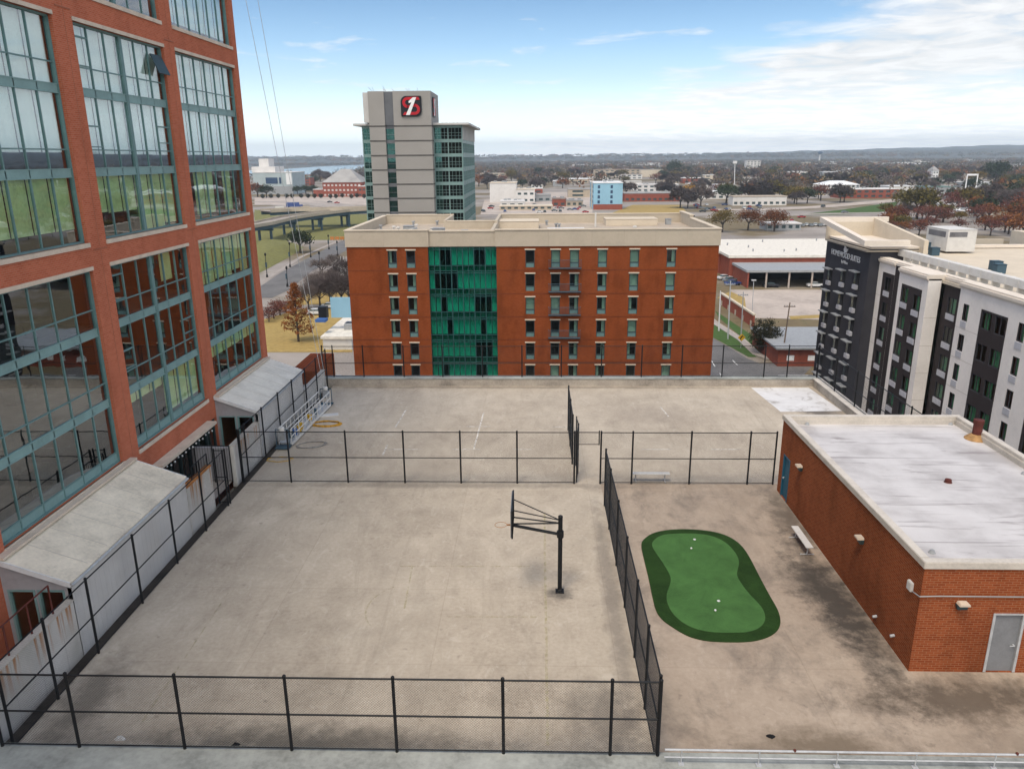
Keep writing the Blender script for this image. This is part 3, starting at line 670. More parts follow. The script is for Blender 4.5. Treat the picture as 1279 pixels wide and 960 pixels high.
def pwall(label, y0, y1, h, capm='rust_red', m='rusty_wall'):
    t = thing('patio_wall', (-15.47, (y0+y1)/2, -.2), label, 'wall')
    MB().box(W, -15.58, -15.36, y0, y1, -.2, h).build('wall_body', m, t)
    MB().box(W, -15.62, -15.32, y0, y1, h, h+.04).build('cap', capm, t)
    return t
pwall('rust-streaked white patio wall under the red railing', 15.6, 22.05, 2.0, 'coping')
pwall('orange rust-stained patio wall between the two white sheds', 30.78, 33.4, 2.12, 'rust_orange')
pwall('clean white patio wall just before the far white shed', 36.2, 39.9, 2.0, 'coping')
wallbox('patio_wall', 'white patio wall past the far shed by the parapet corner', 'white_wall', -15.58, -15.36, 48.5, 53.7, -.2, 1.2, 'coping')
def railing(label, pts, z0, h, m, n_mid=0, balus=0):
    t = thing('railing', (*pts[0], z0), label, 'railing')
    for p, q in zip(pts[:-1], pts[1:]):
        L_ = math.dist(p, q); k = max(1, round(L_/1.1))
        for i in range(k+1):
            x, y = p[0]+(q[0]-p[0])*i/k, p[1]+(q[1]-p[1])*i/k
            MB().tube((x, y, z0), (x, y, z0+h), .03, 6).build('post', m, t)
        MB().tube((*p, z0+h), (*q, z0+h), .028, 6).build('top_rail', m, t)
        if balus:
            b_ = MB(); kk = int(L_/.13)
            for i in range(1, kk): x, y = p[0]+(q[0]-p[0])*i/kk, p[1]+(q[1]-p[1])*i/kk; b_.tube((x, y, z0+.1), (x, y, z0+h), .008, 4, cap=False)
            b_.tube((*p, z0+.1), (*q, z0+.1), .015, 6).build('baluster', m, t)
    return t
railing('rusty red tube railing on the streaked patio wall', [(-15.5, 15.8), (-15.5, 21.2)], 2.04, 1.02, 'rust_red')
railing('black picket railing round the patio between the sheds', [(-17.3, 31.2), (-17.3, 36.0), (-15.5, 36.0)], .12, 2.0, 'black_metal', balus=1)
railing('black picket railing on top of the rust-stained wall', [(-15.47, 33.3), (-15.47, 31.6)], 2.16, .6, 'black_metal', balus=1)
wp = wallbox('patio_wall', 'short grey cross wall closing the patio by the black gate', 'shed_grey', -17.6, -15.62, 36.3, 36.5, .12, 1.9)
def shed(y0, y1, label, roofm):
    t = thing('shed', (-16.5, (y0+y1)/2, -.2), label, 'shed')
    zt, ze = 3.5, 2.66; xo = -15.32
    fo = Fr((-15.36, 0, 0), (0, 1, 0), (1, 0, 0))
    MB().box(fo, y0, y1, -.15, 0, -.2, ze-.08).build('wall', 'white_panel', t)
    for yy, sg in ((y0, -1), (y1, 1)):
        fe = Fr((0, yy, 0), (1, 0, 0), (0, sg, 0)); g = MB()
        H = [(-17.55, -16.62, .2, 2.35), (-16.54, -15.62, .2, 2.35)]
        g.wall(fe, TX, -15.37, -.2, 2.45, H, .12)
        g.extr(fe, [(TX, 2.45), (-15.37, 2.45), (-15.37, ze-.05), (TX, zt-.05)], -.1, 0)
        wl = g.build('end_wall', 'shed_grey', t)
        fr_ = MB()
        for h in H:
            fr_.box(fe, h[0], h[0]+.07, -.11, .02, h[2], h[3]).box(fe, h[1]-.07, h[1], -.11, .02, h[2], h[3]).box(fe, h[0]+.07, h[1]-.07, -.11, .02, h[3]-.07, h[3]).box(fe, h[0]+.07, h[1]-.07, -.11, .02, h[2], h[2]+.1)
        fr_.build('door_frame', 'teal_panel', wl)
        gq = MB()
        for h in H: gq.quad(fe.p(h[0], -.08, h[2]), fe.p(h[1], -.08, h[2]), fe.p(h[1], -.08, h[3]), fe.p(h[0], -.08, h[3]))
        gq.build('pane', 'dark_glass', wl)
    r = MB()
    ya, yb = y0-.1, y1+.1
    A = [(TX+.01, zt), (xo, ze), (xo, ze-.13), (TX+.01, zt-.13)]
    n = len(A); r.add([(x, ya, z) for x, z in A]+[(x, yb, z) for x, z in A], [(i, (i+1) % n, (i+1) % n+n, i+n) for i in range(n)]+[tuple(range(n)), tuple(range(2*n-1, n-1, -1))])
    ro = r.build('roof', roofm, t)
    for k in range(1, 7):
        y = ya+(yb-ya)*k/7; MB().box(Fr((TX, 0, zt), (xo-TX, 0, ze-zt), (0, 1, 0)), .3, 2.4, y-.012, y+.012, .0, .012).build('seam', 'coping', ro)
    MB().tube((xo+.05, ya, ze-.08), (xo+.05, yb, ze-.08), .055, 8).build('gutter', 'galvanised', t)
    MB().box(W, TX+.02, TX+.32, ya, yb, zt-.02, zt+.07).build('flashing', 'stone', t)
    for yy in (ya, yb): MB().add([(TX+.01, yy-.02, zt+.03), (xo, yy-.02, ze+.03), (xo, yy-.02, ze-.16), (TX+.01, yy-.02, zt-.16), (TX+.01, yy+.02, zt+.03), (xo, yy+.02, ze+.03), (xo, yy+.02, ze-.16), (TX+.01, yy+.02, zt-.16)], [(0, 1, 2, 3), (4, 5, 6, 7), (0, 1, 5, 4), (1, 2, 6, 5), (2, 3, 7, 6), (3, 0, 4, 7)]).build('barge_board', 'white_metal', t)
    return t
m, nt, b = new_mat('white_panel'); v = objco(nt); s = nn(nt, 'ShaderNodeSeparateXYZ'); nt.links.new(v, s.inputs[0])
pl = math_(nt, 'PINGPONG', s.outputs[1], .15); n = noise(nt, v, .6, 4)
nt.links.new(mix(nt, ramp(nt, pl, [(0, .25), (.02, 0)]), ramp(nt, n, [(.3, (.50, .485, .465)), (.7, (.61, .595, .575))]), (.2, .2, .2)), b.inputs['Base Color']); b.inputs['Roughness'].default_value = .6
bump(nt, b, ramp(nt, pl, [(0, 0), (.05, 1)]), .4, .02)
shed(22.1, 30.72, 'long white lean-to shed with a weathered cream roof against the brick tower', 'shed_roof')
shed(39.98, 48.35, 'smaller-looking white lean-to shed behind the swing stage at the tower corner', 'shed_roof_white')
# rooftop corner beyond the far shed
t = thing('brick_annex', (-20, 57, G), 'low white-roofed brick annex at the foot of the tower corner', 'building')
MB().box(W, -24.5, -16.2, 49.2, 60.5, G, -1.4).build('wall', 'tower_brick', t); MB().box(W, -24.7, -16.0, 49.0, 60.7, -1.4, -1.1).build('roof', 'shed_roof_white', t)
MB().box(W, -18.2, -16.3, 54.5, 60, -1.1, .9).build('stair_head', 'house_brick', t); MB().tube((-24, 58, -1.1), (-24, 58, .6), .35, 10).build('roof_vent', 'white_paint', t)
# ---------------------------------------------------------------- swing stage on the deck
a = at(353, 561); c = at(409, 505); ln = math.dist(a[:2], c[:2]); an = math.atan2(c.y-a.y, c.x-a.x)
ss = thing('swing_stage', a, 'long aluminium swing stage platform lying by the shed fence', 'scaffold')
fs = Fr(a, (_c(an), _s(an), 0), (_s(an), -_c(an), 0))
MB().box(fs, .6, ln-.6, -.35, .38, .1, .17).build('platform', 'galvanised', ss)
for d in (-.38, .38):
    r = MB(); H = (1.05, .6, .2)
    for h in H: r.tube(fs.p(.5, d, h), fs.p(ln-.5, d, h), .034, 6)
    n = int(ln/.75)
    for k in range(n+1): u = .5+(ln-1)*k/n; r.tube(fs.p(u, d, .1), fs.p(u, d, 1.05), .026, 6)
    for k in range(n): u = .5+(ln-1)*k/n; u2 = .5+(ln-1)*(k+1)/n; r.tube(fs.p(u, d, .2 if k % 2 else .6), fs.p(u2, d, .6 if k % 2 else .2), .012, 5)
    r.build('guard_rail', 'hvac_white', ss)
MB().box(fs, .5, ln-.5, .395, .42, .08, .24).build('toe_board', 'hvac_white', ss)
for u in (.15, ln-.15):
    MB().box(fs, u-.3, u+.3, -.4, .4, .06, .12).tube(fs.p(u, -.38, .1), fs.p(u, -.38, 1.15), .03, 6).tube(fs.p(u, .38, .1), fs.p(u, .38, 1.15), .03, 6).tube(fs.p(u, -.38, 1.15), fs.p(u, .38, 1.15), .03, 6).build('end_frame', 'steel_blue', ss)
    MB().box(fs, u-.2, u+.2, -.18, .18, .55, 1.0).build('hoist', 'hvac_grey', ss, bevel=.03)
    MB().lathe(fs.p(u, 0, 1.05), [(.13, 0), (.16, .05), (.16, .2), (.12, .25)], 12).build('cable_drum', 'hvac_white', ss)
for k, (u, m_) in enumerate(((2.6, 'yellow_paint'), (3.1, 'yellow_paint'), (4.7, 'yellow_paint'), (2.0, 'sign_blue'), (1.5, 'steel_blue'), (ln-2.5, 'steel_blue'))):
    MB().lathe(fs.p(u, random.uniform(-.12, .12), .17), [(.14, 0), (.16, .32), (.17, .34)], 12).build('bucket', m_, None, ('yellow bucket standing on the swing stage among its rails', 'second yellow bucket close beside the first on the swing stage', 'yellow bucket alone past the middle of the swing stage', 'blue bucket on the swing stage near its close end', 'dark bucket by the close hoist of the swing stage', 'dark bucket near the far hoist of the swing stage')[k], 'bucket')
top = Vector((TX+1.0, 46.5, 42))
for k, (px_, dy) in enumerate(((342, 0.0), (355, 1.7))):
    e = fs.p(ln-.15, -.1+.2*k, 1.2); tp = aty((307, 322)[k], 0, 48.3+k*.6); d = tp-e
    MB().tube(e, e+d*1.75, .016, 5).build('cable', 'galvanised', None, ('thin steel cable running up beside the tower corner from the swing stage', 'second steel cable farther from the tower edge above the swing stage')[k], 'cable')
def hose(c, m, label, r0, n, sq=.5, rr=.022, rot=0.):
    mb = MB(); pts = []
    for i in range(n*16+1):
        t = i/16*2*math.pi; r = r0*(1-.13*i/16/n)+.05*_s(3*t+i); x, y = r*_c(t), r*sq*_s(t)
        pts.append(Vector((c.x+x*_c(rot)-y*_s(rot), c.y+x*_s(rot)+y*_c(rot), .025+.035*(i//16)*.6)))
    mb.path(pts, rr, 5); mb.build('hose', m, None, label, 'hose', smooth=True)
hose(at(408, 530), 'orange_hose', 'coiled orange hose lying beside the swing stage', .95, 4, .55, .03)
hose(at(389, 556), 'grey_hose', 'loose grey hose loop on the deck behind the cross fence', .9, 2, .6, .022, .3)
hose(at(349, 574), 'yellow_paint', 'thin yellowish hose loop by the close end of the swing stage', .75, 1, .5, .02)
q = at(409, 519); MB().box(Fr(q, (1, .3, 0), (-.3, 1, 0)), -.7, .7, -.25, .25, .002, .06).build('plank', 'hvac_white', None, 'white board lying on the deck next to the orange hose', 'board')
# ================================================================ mid brick apartments
MYF = 95.0; X0, X1 = -23.25, 22.35; MB1 = 120.0
mb_ = thing('apartment_block', (0, 107, G), 'brown-red brick apartment block with cream parapet and teal glass bay', 'building')
fm = Fr((0, MYF, 0), (1, 0, 0), (0, -1, 0))
cols = [aty(x, 323, MYF).x for x in (490, 513, 662, 694, 717.5, 752.5, 792.5, 838.5)]
rows = [5.1-2.92*k for k in range(8)]
GX0, GX1 = -13.2, -4.75
H = [(u-.56, u+.56, z-2.15, z) for u in cols for z in rows]
w = MB().wall(fm, X0, GX0, G, 5.55, [h for h in H if h[1] < GX0], .22).wall(fm, GX1, X1, G, 5.55, [h for h in H if h[0] > GX1], .22)
w.wall(Fr((X0, 0, 0), (0, 1, 0), (-1, 0, 0)), MYF, MB1, G, 5.55, []).wall(Fr((X1, 0, 0), (0, 1, 0), (1, 0, 0)), MYF, MB1, G, 5.55, []).wall(Fr((0, MB1, 0), (1, 0, 0), (0, 1, 0)), X0, X1, G, 5.55, [])
w.wall(Fr((GX0, 0, 0), (0, 1, 0), (1, 0, 0)), MYF, MYF+.5, G, 5.55, []).wall(Fr((GX1, 0, 0), (0, 1, 0), (-1, 0, 0)), MYF, MYF+.5, G, 5.55, [])
w.build('wall', 'mid_brick', mb_)
bd_ = MB()
for k in range(1, 8): bd_.box(fm, X0, GX0-.01, .0, .02, 5.55-2.92*k-.04, 5.55-2.92*k+.04).box(fm, GX1+.01, X1, .0, .02, 5.55-2.92*k-.04, 5.55-2.92*k+.04)
bd_.build('brick_band', 'band_brick', mb_)
MB().box(fm, X0+.5, GX0-.5, -8, -.9, G, 5.3).box(fm, GX1+.5, X1-.5, -8, -.9, G, 5.3).build('interior_block', 'interior_dark', mb_)
CUR = ['LLLLLLLL', 'DDRDDLLD', 'MLLLLLLR', 'DLLLRLLL', 'MDDDDLDL', 'LLDDDLLD', 'DDDDDDDD', 'DDDDDDDD']
PAT = ['lr......', 'lr.....r', 'lrff.fr ', 'lr......']
spec = {(0,0):'l',(1,0):'d',(2,0):'h',(3,0):'f',(4,0):'f',(5,0):'f',(6,0):'f',(7,0):'r', (0,1):'l',(1,1):'r',(2,1):'d',(3,1):'d',(4,1):'r',(5,1):'r',(6,1):'f',(7,1):'f',
        (0,2):'l',(1,2):'r',(2,2):'f',(3,2):'f',(4,2):'r',(5,2):'r',(6,2):'l',(7,2):'r', (0,3):'l',(1,3):'r',(2,3):'d',(3,3):'d',(4,3):'r',(5,3):'r',(6,3):'f',(7,3):'r',
        (0,4):'l',(1,4):'d',(2,4):'h',(3,4):'d',(4,4):'r',(5,4):'r',(6,4):'l',(7,4):'r', (0,5):'d',(1,5):'d',(2,5):'h',(3,5):'f',(4,5):'r',(5,5):'l',(6,5):'d',(7,5):'f'}
for i, u in enumerate(cols):
    for k, z in enumerate(rows[:7]):
        f = MB(); a, b = u-.56, u+.56
        f.box(fm, a+.005, a+.09, -.2, -.08, z-2.15, z).box(fm, b-.09, b-.005, -.2, -.08, z-2.15, z).box(fm, a+.09, b-.09, -.2, -.08, z-.1, z-.005).box(fm, a+.09, b-.09, -.2, -.08, z-1.62, z-1.5)
        fo = f.build('window', 'dark_frame', mb_)
        MB().box(fm, a+.09, b-.09, -.17, -.11, z-2.14, z-1.62).build('lower_panel', 'teal_frame', fo)
        MB().quad(fm.p(a+.05, -.16, z-1.6), fm.p(b-.05, -.16, z-1.6), fm.p(b-.05, -.16, z-.05), fm.p(a+.05, -.16, z-.05)).build('pane', 'dark_glass', fo)
        MB().box(fm, a-.1, b+.1, -.02, .05, z, z+.16).build('lintel', 'cream_light', fo)
        s_ = spec.get((i, k), 'd')
        rg = {'l': (a+.1, u-.15), 'r': (u+.1, b-.1), 'f': (a+.08, b-.08), 'h': (a+.08, b-.08)}.get(s_)
        if rg: MB().quad(*[fm.p(uu, -.42, zz) for uu, zz in ((rg[0], z-1.6), (rg[1], z-1.6), (rg[1], z-.05), (rg[0], z-.05))]).build('curtain', 'curtain' if s_ != 'h' else 'interior', fo)
for k in range(4):
    z = rows[k]-2.15; u0, u1 = cols[3]-.85, cols[4]+.85; jb = MB()
    jb.box(fm, u0, u1, .05, .5, z-.10, z-.02)
    for h in (.95,): jb.tube(fm.p(u0, .48, z+h), fm.p(u1, .48, z+h), .03, 6).tube(fm.p(u0, .05, z+h), fm.p(u0, .48, z+h), .03, 6).tube(fm.p(u1, .05, z+h), fm.p(u1, .48, z+h), .03, 6)
    for q in range(30): uu = u0+(u1-u0)*q/29; jb.tube(fm.p(uu, .48, z), fm.p(uu, .48, z+.95), .014, 4, cap=False)
    jb.build('juliet_balcony', 'steel_blue', mb_)
# teal glass bay
fg = Fr((0, MYF+.28, 0), (1, 0, 0), (0, -1, 0))
cw = MB(); n = 6; gw = (GX1-GX0)/n; top = 5.45
for k in range(n+1): u = GX0+gw*k; cw.box(fg, max(GX0, u-.06), min(GX1, u+.06), -.1, .1, G, top)
for k in range(9):
    z = top-2.92*k
    for q in (0, -.25, -2.25): cw.box(fg, GX0, GX1, -.09, .08, z+q-.04, z+q+.04)
for k in range(n): u = GX0+gw*(k+.5); cw.box(fg, u-.03, u+.03, -.08, .07, G, top)
co_ = cw.build('glass_bay', 'bay_frame', mb_)
MB().quad(fg.p(GX0, 0, G), fg.p(GX1, 0, G), fg.p(GX1, 0, top), fg.p(GX0, 0, top)).build('pane', 'green_glass', co_)
sp = MB(); 
for k in range(8): z = top-2.92*k; sp.box(fg, GX0+.05, GX1-.05, -.16, -.05, z-2.9, z-2.27)
sp.build('spandrel', 'bay_spandrel', co_)
MB().box(fg, GX0+.02, GX1-.02, -7, -3.5, G, top).build('interior_block', 'interior_dark', mb_)
PC = ['1.011.1', '10.1111', '1011 01', '110.111', '111100.', '10110.1', '1011011']
bits = ['110011110011', '100001111111', '110111110001', '111011111011', '111111110001', '110111110011', '110110111011']
cu = MB()
for k in range(7):
    z = top-2.92*k
    for q in range(12):
        if bits[k][q] == '1': u = GX0+gw/2*q; cu.quad(fg.p(u+.06, -.35-.05*(q % 2), z-2.22), fg.p(u+gw/2-.05, -.35-.04*(q % 3), z-2.22), fg.p(u+gw/2-.05, -.35-.04*(q % 3), z-.08), fg.p(u+.06, -.35-.05*(q % 2), z-.08))
cu.build('curtain', 'court_curtain', co_)
# parapets and roof
PT = 7.5; pp = MB()
def par(x0, x1, y0, y1, z1=PT, z0=5.55): pp.box(W, x0, x1, y0, y1, z0, z1)
par(X0-.12, GX0+.15, MYF-.12, MYF+.5); par(GX1-.15, X1+.12, MYF-.12, MYF+.5); par(GX0+.152, GX1-.152, MYF+.10, MYF+.5, PT-.15)
par(X0-.12, X0+.4, MYF+.502, MB1+.1); par(X1-.4, X1+.12, MYF+.502, 112); par(X1-.4, X1+.12, 112.1, MB1+.1, PT+.4)
par(X0+.402, -12.5, MB1-.4, MB1+.1, PT+.12); par(-12.498, -5.5, 110.0, 110.5, PT-.1); par(-5.3, X1-.402, MB1-.4, MB1+.1, PT+.12)
par(-12.9, -12.5, 110.0, MB1-.42, PT+.1); par(-5.5, -5.1, MYF+.502, 106, PT-.02); par(-5.5, -5.1, 106.1, MB1-.42, PT+.3)
pp.build('parapet', 'cream', mb_)
cp = MB()
for a in ((X0-.2, GX0+.2, MYF-.2, MYF+.56, PT), (GX1-.2, X1+.2, MYF-.2, MYF+.56, PT), (GX0+.21, GX1-.21, MYF+.02, MYF+.56, PT-.15), (X0-.2, X0+.46, MYF+.57, MB1+.2, PT), (X1-.46, X1+.2, MYF+.57, 112, PT), (X0+.47, -12.45, MB1-.46, MB1+.16, PT+.12), (-5.35, X1-.47, MB1-.46, MB1+.16, PT+.12), (X1-.46, X1+.2, 112.05, MB1+.2, PT+.4), (-12.44, -5.52, 109.95, 110.55, PT-.1)):
    cp.box(W, a[0], a[1], a[2], a[3], a[4], a[4]+.12)
cp.build('parapet_cap', 'cream_light', mb_)
for u in (-18.6, 1.6, 6.9, 10.8, 14.6, 18.4): MB().box(fm, u-.025, u+.025, .1, .13, 5.56, PT-.01).build('panel_joint', 'roof_tan', mb_)
MB().box(W, X0+.4, X1-.4, MYF+.5, MB1-.4, 5.6, 6.35).build('roof', 'roof_tan', mb_)
def unit(x, y, z, w_, d_, h, m, name='roof_unit', par=None, lab=None):
    MB().box(W, x-w_/2, x+w_/2, y-d_/2, y+d_/2, z, z+h).box(W, x-w_/2-.05, x+w_/2+.05, y-d_/2-.05, y+d_/2+.05, z+h, z+h+.06).build(name, m, par, lab, bevel=.03)
for (x, y, w_, d_, h, m_) in ((-17.2, 106, 1.4, 1.2, .8, 'hvac_grey'), (-12.2, 98.5, 1.5, 1.4, 1.1, 'hvac_grey'), (-8.9, 98, .8, .8, .9, 'hvac_grey'), (-10.3, 97.6, .7, .7, .5, 'hvac_grey'), (-6.9, 98.2, .9, .6, .45, 'hvac_grey'), (4.2, 106, 5, 4, .25, 'hvac_white'), (-2.5, 112, 6, 5, 1.0, 'cream_light'), (14, 116, 7.5, 4, .9, 'cream_light'), (19.5, 115.5, .8, .8, .8, 'hvac_grey'), (-13.8, 104.5, .5, .5, .6, 'hvac_white')):
    unit(x, y, 6.35, w_, d_, h, m_, 'roof_unit', mb_)
for k in range(16):
    x, y = random.choice((random.uniform(-22, -14), random.uniform(-4, 21))), random.uniform(99, 117); MB().lathe((x, y, 6.35), [(.16, 0), (.16, .5), (.28, .52), (.25, .7)], 8).build('roof_vent', random.choice(('hvac_grey', 'hvac_white')), mb_)
MB().tube((8.6, 112, 6.35), (8.6, 112, 8.4), .12, 8).build('vent_pipe', 'hvac_white', mb_)
# ================================================================ white and charcoal hotel
HX = 41.0
ho = thing('hotel', (HX+12, 90, G), 'white and charcoal hotel with tall window strips and a tilted cream roof crown', 'hotel')
fh = Fr((HX, 0, 0), (0, 1, 0), (-1, 0, 0))
HT = 3.9; P_ = 2.93; wz = [2.30-P_*k for k in range(8)]
NR = 7
body = MB(); brown = MB(); lou = []; pcur = MB(); frm = []; panes = MB()
def Y(px_, py_, X=HX): return atx(px_, py_, X).y
yA = Y(1034, 294, HX-1.2)-1.2; yB = Y(1089, 318); yC = Y(1120, 327); yD = Y(1125, 333, HX-1.3); yE = Y(1161, 345, HX-1.3); yF = Y(1184, 346); yG = Y(1203, 352)
# plane sections: (y0, y1, outward offset, material)
def win(fr, u, w_, z, h, par, dep=.14, louver=True):
    a, b = u-w_/2, u+w_/2
    f = MB().box(fr, a, a+.06, -dep, -.03, z-h, z).box(fr, b-.06, b, -dep, -.03, z-h, z).box(fr, a+.06, b-.06, -dep, -.03, z-.07, z).box(fr, a+.06, b-.06, -dep, -.03, z-h, z-h+.07).box(fr, u-.025, u+.025, -dep+.01, -.04, z-h+.07, z-.07)
    fo = f.build('window', 'stucco_dark', par)
    MB().quad(fr.p(a, -dep+.03, z-h), fr.p(b, -dep+.03, z-h), fr.p(b, -dep+.03, z), fr.p(a, -dep+.03, z)).build('pane', 'hotel_glass', fo)
    k = random.random()
    if k < .85:
        r = (a+.05, b-.05) if k < .5 else ((a+.05, u-.1) if k < .7 else (u+.05, b-.05)); c_ = MB(); n_ = 8
        for i in range(n_):
            u0, u1 = r[0]+(r[1]-r[0])*i/n_, r[0]+(r[1]-r[0])*(i+1)/n_; d0, d1 = -.36-.05*(i % 2), -.36-.05*((i+1) % 2)
            c_.quad(fr.p(u0, d0, z-h), fr.p(u1, d1, z-h), fr.p(u1, d1, z), fr.p(u0, d0, z))
        c_.build('curtain', 'hotel_curtain', fo)
    if louver: MB().box(fr, a, b, -.05, .06, z-h-.62, z-h-.02).build('vent_panel', 'ptac', fo, bevel=.015)
def section(y0, y1, off, m, wins, zt=HT, name='wall', raw=()):
    fr = Fr((HX-off, 0, 0), (0, 1, 0), (-1, 0, 0)); hs = []
    for u, w_, h in wins: hs += [(u-w_/2, u+w_/2, z-h, z) for z in wz[:NR]]
    MB().wall(fr, y0, y1, G, zt, hs+[(a_, b_, G-1, z_) for a_, b_, z_ in raw], .16).build(name, m, ho)
    return fr
# base planes
f1 = section(yC, yB, .0, 'stucco_white', [], raw=[(yC+.02, yC+3.0, 2.75)])
u1 = (Y(1100, 360)+Y(1113, 350))/2
MB().wall(fh, yD, yC, G, HT, [], .1).build('wall', 'stucco_brown', ho)
# brown window strips: slightly recessed strip boxes set proud of the wall by 3 cm
def strip(u0, u1, zt, off, m='stucco_brown', ww=(), lv=True):
    fr = Fr((HX-off-.03, 0, 0), (0, 1, 0), (-1, 0, 0)); hs = [(u-w_/2, u+w_/2, z-h, z) for u, w_, h, dz in ww for z in [q-dz for q in wz[:NR]]]
    MB().wall(fr, u0, u1, G, zt, hs, .16).build('wall_panel', m, ho)
    for u, w_, h, dz in ww:
        for z in wz[:NR]: win(fr, u, w_, z-dz, h, ho, louver=lv)
strip(yC+.02, yC+3.0, 2.75, .0, ww=((yC+1.55, 1.5, 1.62, 0),))
dY = yD-yE; f2 = section(yE, yD, 1.3, 'stucco_white', [], raw=[(yE+dY*.16, yE+dY*.86, 2.6)])
for yy, sg in ((yE, -1), (yD, 1)): MB().wall(Fr((0, yy, 0), (1, 0, 0), (0, sg, 0)), HX-1.3, HX+.0, G, HT, []).build('wall', 'stucco_white', ho)
dY = yD-yE
strip(yE+dY*.16, yE+dY*.86, 2.6, 1.3, ww=((yE+dY*.30, 1.5, 1.62, .35), (yE+dY*.72, 1.5, 1.62, .0)))
f3 = section(yG, yE, -.35, 'stucco_brown', [((yG+yE)/2+.1, 1.6, 1.62)]) 
for z in wz[:NR]: win(f3, (yG+yE)/2+.1, 1.6, z, 1.62, ho)
MB().wall(Fr((0, yG, 0), (1, 0, 0), (0, 1, 0)), HX-.1, HX+.36, G, HT, []).build('wall', 'stucco_white', ho)
yS = Y(1206.5, 393); yP0 = Y(1261, 396.6); yP1 = Y(1227.8, 386.3); yH = 40.0; yS2 = Y(1276, 418)
sing = [(yS, 1.0, 1.62)]
f4 = section(yH, yG, .1, 'stucco_white', [(yS, 1.0, 1.62), (yS2, 1.0, 1.62), (yS2-11, 1.0, 1.62)], raw=[(yP0, yP1, 2.35), (yS2-7.5, yS2-2.5, 2.35)])
for u in (yS, yS2, yS2-11):
    for z in wz[:NR]: win(f4, u, 1.0, z, 1.62, ho)
dP = yP1-yP0; strip(yP0, yP1, 2.35, .1, ww=((yP0+dP*.24, dP*.40, 1.62, .1), (yP1-dP*.24, dP*.40, 1.62, .1)), lv=False)
strip(yS2-7.5, yS2-2.5, 2.35, .1, ww=((yS2-6.3, 1.9, 1.62, .1), (yS2-3.7, 1.9, 1.62, .1)), lv=False)
hj = MB()
for k in range(1, 7):
    z = 2.3-P_*k+.55; hj.box(Fr((HX-.1, 0, 0), (0, 1, 0), (-1, 0, 0)), yP1+.02, yG-.02, .0, .008, z-.02, z+.02).box(fh, yC+3.05, yB, .0, .008, z-.02, z+.02).box(Fr((0, yE, 0), (1, 0, 0), (0, -1, 0)), HX-1.3, HX, 0, .008, z-.02, z+.02)
hj.build('panel_joint', 'coping', ho)
# other walls, roof, parapet with stepped cornice
MB().wall(Fr((HX+38, 0, 0), (0, 1, 0), (1, 0, 0)), yH, yA, G, HT, []).wall(Fr((0, yH, 0), (1, 0, 0), (0, -1, 0)), HX-.1, HX+38, G, HT, []).wall(Fr((0, yA, 0), (1, 0, 0), (0, 1, 0)), HX, HX+38, G, HT, []).build('wall', 'stucco_white', ho)
MB().box(W, HX+.05, HX+38, yH, yA-.1, HT-.4, HT-.1).build('roof', 'cream_light', ho)
cn = MB()
for (y0, y1, off) in ((yC, yB, 0), (yD+.001, yC-.001, -.15), (yE, yD, 1.3), (yG+.001, yE-.001, -.45), (yH, yG, .1)):
    x = HX-off
    cn.box(W, x-.22, HX+1.3, y0, y1, HT, HT+.26).box(W, x-.12, HX+1.2, y0, y1, HT-.16, HT-.001).box(W, x-.05, HX+1.0, y0, y1, HT+.261, HT+.42)
cn.box(W, HX+37.3, HX+38.1, yH, yA, HT, HT+.4).box(W, HX+6, HX+37.2, yA-.6, yA+.1, HT, HT+.4)
cn.build('cornice', 'stucco_trim', ho)
du = MB(); 
def duct(a, b, w_=.8, h=.75, z=HT+.55):
    a = Vector(a); b = Vector(b); fr = Fr((*a, 0), (*(b-a), 0), (-(b-a).y, (b-a).x, 0)); du.box(fr, 0, (b-a).length, -w_/2, w_/2, z, z+h)
    for k in range(int((b-a).length/2)): du.box(fr, 1+k*2, 1.08+k*2, -w_/2-.04, w_/2+.04, z-.55, z+h+.04)
duct((HX+2.4, yB-1), (HX+2.4, 62)); duct((HX+10, 66), (HX+10, 58)); duct((HX+2.8, 61.4), (HX+9.6, 61.4))
du.build('roof_duct', 'hvac_white', ho, bevel=.03)
p = at(1185, 315, HT)
unit(p.x+1.0, p.y+2, HT+.15, 3.6, 5.5, 2.7, 'hvac_white', 'air_handler', ho)
MB().box(W, p.x-.82, p.x-.78, p.y-.2, p.y+4.2, HT+1.9, HT+2.6).box(W, p.x-.6, p.x+1.6, p.y-.79, p.y-.76, HT+2.0, HT+2.6).build('intake_grille', 'roof_dark', ho)
for (px_, py_) in ((1147, 308), (1160, 311), (1166, 318), (1150, 312), (1247, 340), (1243, 336)):
    p = at(px_, py_, HT); unit(p.x, p.y, HT-.1, 1.0, 1.0, .95, 'steel_blue', 'condenser', ho)
p = at(1250, 303, HT); MB().box(W, p.x, p.x+7, p.y-6, p.y-2, HT-.1, HT+1.9).build('roof_screen', 'cream_light', ho); MB().box(W, p.x-9, p.x-2, p.y-4, p.y-3.4, HT-.1, HT+.9).build('roof_screen', 'cream', ho)
